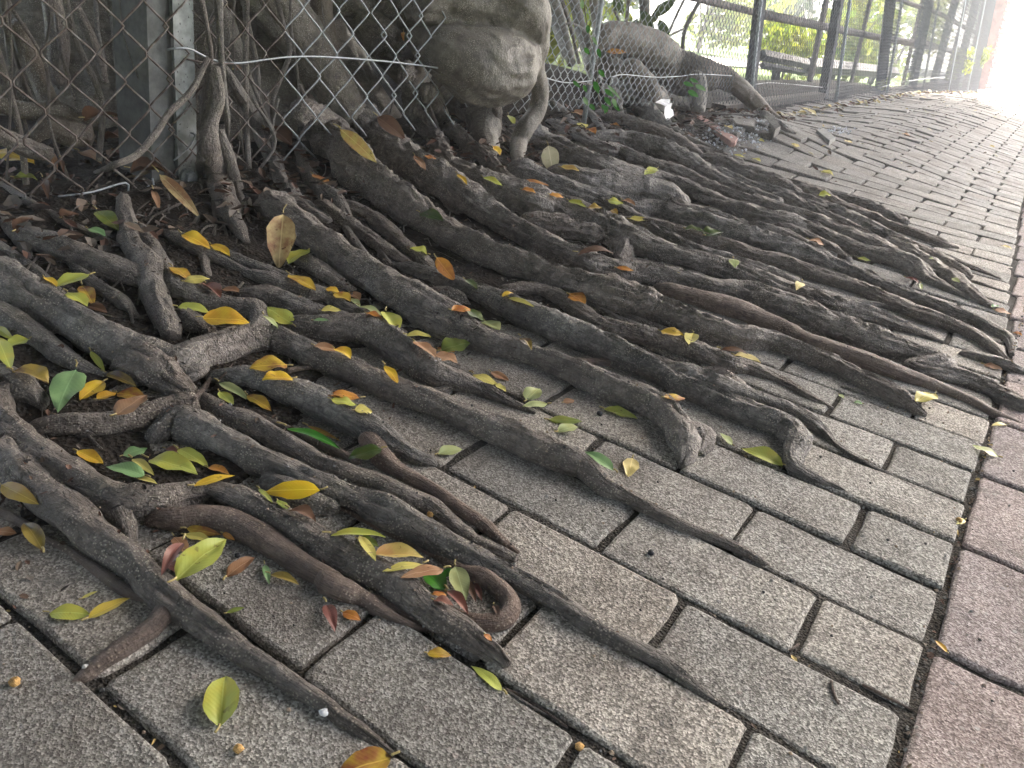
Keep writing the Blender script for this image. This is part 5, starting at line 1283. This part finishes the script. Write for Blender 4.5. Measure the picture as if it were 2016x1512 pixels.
LM['mixed2'] = leaf_mat('leaf_mottled', (.30, .22, .05), (.10, .05, .025), sp=.5); LM['dry'] = leaf_mat('leaf_dry', (.48, .36, .16), (.26, .13, .06), (.12, .05, .02), sp=.6, rough=.7)
LM['olive'] = leaf_mat('leaf_olive', (.16, .21, .04), (.24, .26, .05), sp=.3); LM['cream'] = leaf_mat('leaf_cream', (.68, .56, .24), (.62, .50, .18), sp=.15)
LM['spotty'] = leaf_mat('leaf_spotty', (.60, .46, .07), (.62, .44, .08), (.20, .10, .03), sp=.7); LM['drylem'] = leaf_mat('leaf_dry_lemon', (.46, .36, .10), (.42, .24, .08), sp=.4)
LM['mustard'] = leaf_mat('leaf_mustard', (.42, .30, .06), (.34, .20, .05), sp=.3); LM['bright'] = leaf_mat('leaf_bright', (.78, .55, .02), (.72, .46, .02), sp=.2)
STALK = plain('leaf_stalk', (.38, .30, .12), .6)
def fallen(b, t, wpx, mkey, label, up_, seed):
    mid = ((b[0] + t[0]) / 2, (b[1] + t[1]) / 2); P, n0 = cast(*mid)
    if P is None: return
    # local plane from the surface around the leaf, facing up, tipped a little to the viewer
    pts = []
    for k in (.1, .5, .9):
        for s_ in (-.35, .35):
            dd = np.array(t, float) - np.array(b); pp = np.array([-dd[1], dd[0]]); pp = pp / (np.linalg.norm(pp) + 1e-9) * wpx
            h, _ = cast(b[0] + dd[0] * k + pp[0] * s_, b[1] + dd[1] * k + pp[1] * s_)
            if h is not None and np.linalg.norm(h - P) < .10: pts.append(h)
    c = camd(P); z = np.array([0, 0, 1.])
    n_ = z.copy()
    if len(pts) >= 4:
        A = np.array(pts); m_ = A.mean(0); _, _, vt = np.linalg.svd(A - m_); n1 = vt[2]; n1 = n1 * np.sign(n1 @ c)
        n_ = z * .8 + n1 * .6
    rg = np.random.RandomState(seed); n_ = n_ + c * {0: .14, 1: .6, 2: 3.0}[up_] + rg.uniform(-.10, .10, 3); n_ /= np.linalg.norm(n_)
    C0 = P + c * .004
    curl = rg.uniform(.02, .28); fold = rg.uniform(.05, .38)
    if mkey in ('brown', 'plum', 'dry', 'mixed2'): curl += .2; fold += .25
    V, Fq, uv, L, Wd, ax_, sd, B0 = placed_leaf('fallen_leaf', b, t, wpx, C0, n_, None, None, curl, fold, seed)
    if L > .16: 
        n_ = n_ + 2 * c; n_ /= np.linalg.norm(n_); V, Fq, uv, L, Wd, ax_, sd, B0 = placed_leaf('fallen_leaf', b, t, wpx, C0, n_, None, None, curl, fold, seed)
    # lift towards the viewer until most of it is clear of what it lies on (keeps its outline)
    def buried(V):
        k = 0
        for v in V[::4]:
            d = Vector(v - CAM); h = BVH.ray_cast(Vector(CAM), d.normalized(), d.length - .0015)
            k += h[0] is not None
        return k / len(V[::4])
    sc_ = 1.; c0 = np.array(CAM)
    for _ in range(14):
        if buried(V) < .04: break
        sc_ *= .9955; V = c0 + (V - c0) * .9955; B0 = c0 + (B0 - c0) * .9955
    # settle: drop the leaf back if it hangs too high is not needed for such small steps
    o = mesh_np('fallen_leaf', V - B0, Fq, LM[mkey], None, uv); o.location = B0; tag(o, label, 'leaf', 'fallen leaves')
    st = np.array([[0, 0, 0], -ax_ * L * .07 + n_ * L * .01, -ax_ * L * .15 + n_ * L * .015 + sd * L * rg.uniform(-.05, .05)]) if 1 else 0
    Ps, rs = spline(st, [.0011, .0009, .0010], .004); V, Fq, uv = tube(Ps, rs * (1 if L > .03 else .6), 5); mesh_np('stalk', V, Fq, STALK, o, uv)
nl = 0
for k, ln in enumerate(LEAVES.strip().splitlines()):
    if '|' not in ln: continue
    head, lab = ln.split('|'); h = head.split(); c = CROP[h[0]]; a = [float(q) for q in h[1:6]]; mk = h[6]; up_ = 0
    while mk[-1] in '^!':
        up_ = 2 if mk[-1] == '^' else 1; mk = mk[:-1]
    if mk == 'white': mk = 'white'
    fallen((c[0] + a[0] / c[2], c[1] + a[1] / c[2]), (c[0] + a[2] / c[2], c[1] + a[3] / c[2]), a[4] / c[2], mk, lab, up_, k + 100); nl += 1
print('leaves', nl)

# litter: crumbs, torn leaf bits and twigs, far too many to count
def litter(name, n, zone, mats, size, seed, label):
    rg = np.random.RandomState(seed); mb = MB()
    for k in range(n):
        x, y = zone(rg); z = down(x, y)
        if z > float(ground_h(x, y)) + .035: continue
        L = size * rg.uniform(.4, 1.5); a = rg.uniform(0, 6.28); tl = rg.uniform(-.6, .6, 2)
        ex = np.array([math.cos(a), math.sin(a), tl[0]]); ey = np.array([-math.sin(a), math.cos(a), tl[1]]) * rg.uniform(.25, .6)
        pl_ = np.array([[-1, 0, 0], [-.3, -1, .3], [.5, -.8, .25], [1, 0, .1], [.4, .9, .35], [-.4, .8, .2], [0, 0, -.05]]) * (1 + rg.uniform(-.25, .25, (7, 3)))
        V = (pl_[:, :1] * ex + pl_[:, 1:2] * ey) * L / 2; V[:, 2] += pl_[:, 2] * L * .35 + z + L * .12; V[:, 0] += x; V[:, 1] += y
        mb.add(V, [[6, i, (i + 1) % 6] for i in range(6)], mi=rg.randint(len(mats)))
    o = mb.build(name, mats, None, False); o['kind'] = 'stuff'; o['label'] = label
LBITS = [plain('bit_brown', (.075, .045, .03), .8), plain('bit_tan', (.14, .10, .07), .8), plain('bit_dark', (.03, .022, .018), .8), plain('bit_rust', (.11, .055, .035), .7), plain('bit_grey', (.13, .11, .09), .8)]
litter('leaf_litter', 1900, lambda r: (r.uniform(-1.75, -1.18), r.uniform(-.35, 1.7)), LBITS, .026, 1, 'brown leaf litter on the soil under the fence')
litter('leaf_litter', 900, lambda r: (r.uniform(-1.6, -1.15), r.uniform(1.7, 3.8)), LBITS, .028, 2, 'leaf litter heap below the fine mesh')
litter('leaf_litter', 1500, lambda r: (r.uniform(-1.25, -.6), r.uniform(-.5, .9)), LBITS, .007, 3, 'small brown crumbs in the hollows between roots')
LB2 = [plain('bit_yellow', (.50, .38, .14), .8), plain('bit_cream', (.58, .52, .36), .8), LBITS[1], LBITS[3]]
litter('leaf_litter', 500, lambda r: (-1.36 + abs(r.randn()) * .06, r.uniform(3.8, 14)), LB2, .045, 4, 'pale fallen leaves along the foot of the far fence')
litter('leaf_litter', 160, lambda r: (r.uniform(-1.3, -.1), r.uniform(2.2, 9)), LB2, .022, 5, 'scattered pale leaf bits on the distant pavers')
def joint_zone(r):
    k = r.randint(-8, 40); y = k * .1 + r.normal(0, .002); return (r.uniform(-.75, .0), y) if r.rand() < .6 else (.003 + r.normal(0, .002), r.uniform(-.6, 2.5))
litter('joint_crumbs', 700, joint_zone, LBITS + [LB2[0]], .006, 6, 'crumbs and seeds caught in the paver joints')
def crumbs(name, n, zone, mat, r0, r1, seed, label):
    rg = np.random.RandomState(seed); mb = MB()
    T8 = np.array([[1, 0, 0], [-1, 0, 0], [0, 1, 0], [0, -1, 0], [0, 0, 1], [0, 0, -1]], float); F8 = [[0, 2, 4], [2, 1, 4], [1, 3, 4], [3, 0, 4], [2, 0, 5], [1, 2, 5], [3, 1, 5], [0, 3, 5]]
    for k in range(n):
        x, y = zone(rg); z = down(x, y); r = rg.uniform(r0, r1); mb.add(T8 * r * rg.uniform(.6, 1.2, (6, 1)) + np.array([x, y, z + r * .5]), F8, mi=rg.randint(len(mat)))
    o = mb.build(name, mat, None, False); o['kind'] = 'stuff'; o['label'] = label
STN = [plain('grit_grey', (.30, .29, .27), .9), plain('grit_dark', (.05, .05, .05), .9), plain('grit_tan', (.35, .27, .2), .9)]
crumbs('grit', 900, lambda r: (r.uniform(-.95, .25), r.uniform(-.5, 1.2)), STN, .0006, .0022, 9, 'loose grit on the pavers')
crumbs('grit', 900, joint_zone, STN, .0008, .0028, 10, 'grit filling the paver joints')
crumbs('rubble_chips', 500, lambda r: (-1.10 + r.normal(0, .06), 2.55 + r.normal(0, .14)), [plain('chip_white', (.55, .56, .58), .9), STN[0]], .0025, .007, 11, 'broken white concrete chips beside the red edging block')
crumbs('rubble_chips', 60, lambda r: (-.93 + r.normal(0, .03), 3.5 + r.normal(0, .1)), [plain('chip_white2', (.6, .6, .62), .9)], .0025, .007, 12, 'white chips behind the loose grey slab')
# single small finds on the paving
def pebble(px, py, r, mat, lab, cat='pebble', name='pebble'):
    P, n0 = cast(px, py)
    if P is None: return
    V = []; F_ = []; nr, nc = 6, 9; rg = np.random.RandomState(int(px))
    for i in range(nr + 1):
        for j in range(nc):
            a = math.pi * i / nr; b = 2 * math.pi * j / nc; q = 1 + .18 * rg.uniform(-1, 1) * (0 < i < nr); V.append([r * q * math.sin(a) * math.cos(b), r * q * math.sin(a) * math.sin(b), r * .75 * q * math.cos(a)])
    for i in range(nr):
        for j in range(nc): F_.append([i * nc + j, (i + 1) * nc + j, (i + 1) * nc + (j + 1) % nc, i * nc + (j + 1) % nc])
    o = mesh_np(name, np.array(V), F_, mat); o.location = P + np.array([0, 0, r * .55]); tag(o, lab, cat)
PB = [plain('pebble_white', (.55, .55, .55), .8), plain('pebble_black', (.02, .02, .025), .7), plain('pebble_ochre', (.45, .27, .10), .8, .2, 0, .002, 200, .5)]
for x, y, r, m_, lab in ((637, 1406, .0036, 0, 'white pebble beside the lower left root'), (1281, 1091, .0035, 1, 'small black seed on the paver right of centre'), (1180, 817, .0045, 1, 'black seed near the broken root stump'),
                        (468, 1094 + 2, .0028, 1, 'tiny black seed on the lower left paver'), (30, 1347, .004, 2, 'ochre crumb at the bottom left corner'), (470, 1477, .0036, 2, 'ochre crumb under the large oval leaf'), (1140, 1473, .0036, 2, 'ochre crumb at the paver corner near the bottom'),
                        (847, 1016, .0038, 2, 'tan wood disc resting on the long root'), (1887, 1027, .004, 2, 'yellowish crumb in the border joint')): pebble(x, y, r, PB[m_], lab)
def twig(pts, r, lab):
    P = []
    for x, y in pts:
        h, _ = cast(x, y); P.append(h + np.array([0, 0, r * .8]))
    Ps, rs = spline(P, [r * .8] + [r] * (len(P) - 2) + [r * .6], .005); V, Fq, uv = tube(Ps, rs, 6, .1); o = mesh_np('twig', V - P[0], Fq, BARKB, None, uv); o.location = P[0]; tag(o, lab, 'twig')
twig([(1636, 1343), (1640, 1366), (1650, 1388)], .0016, 'short twig lying on the paver at lower right'); twig([(1697, 1350), (1740, 1372), (1800, 1402)], .0016, 'thin twig lodged in the joint at lower right')
twig([(1554, 1283), (1572, 1270)], .0016, 'tiny twig across the paver joint'); twig([(994, 1357), (1040, 1380), (1115, 1432)], .0013, 'rusty twig lodged in the joint beyond the twisted leaf')
twig([(382, 790), (402, 768), (415, 748)], .0035, 'red-brown stick poking from under the knotted root'); twig([(565, 735), (612, 728)], .005, 'brown stick end behind the yellow leaves')
twig([(428, 752), (445, 735), (458, 717)], .0012, 'grey twig standing by the knotted root')

hz = MB(); hz.box((0, 0, 0), (150, 190, 15.)); o = hz.build('haze', [], None, False); o.location = (-20, 60, 3.2); o['kind'] = 'stuff'
hm = bpy.data.materials.new('haze'); hm.use_nodes = True; hm.node_tree.nodes.clear(); pv = hm.node_tree.nodes.new('ShaderNodeVolumePrincipled'); om = hm.node_tree.nodes.new('ShaderNodeOutputMaterial')
pv.inputs['Color'].default_value = (.93, .95, 1, 1); pv.inputs['Density'].default_value = HAZE; pv.inputs['Anisotropy'].default_value = .3; hm.node_tree.links.new(pv.outputs[0], om.inputs['Volume']); o.data.materials.append(hm)
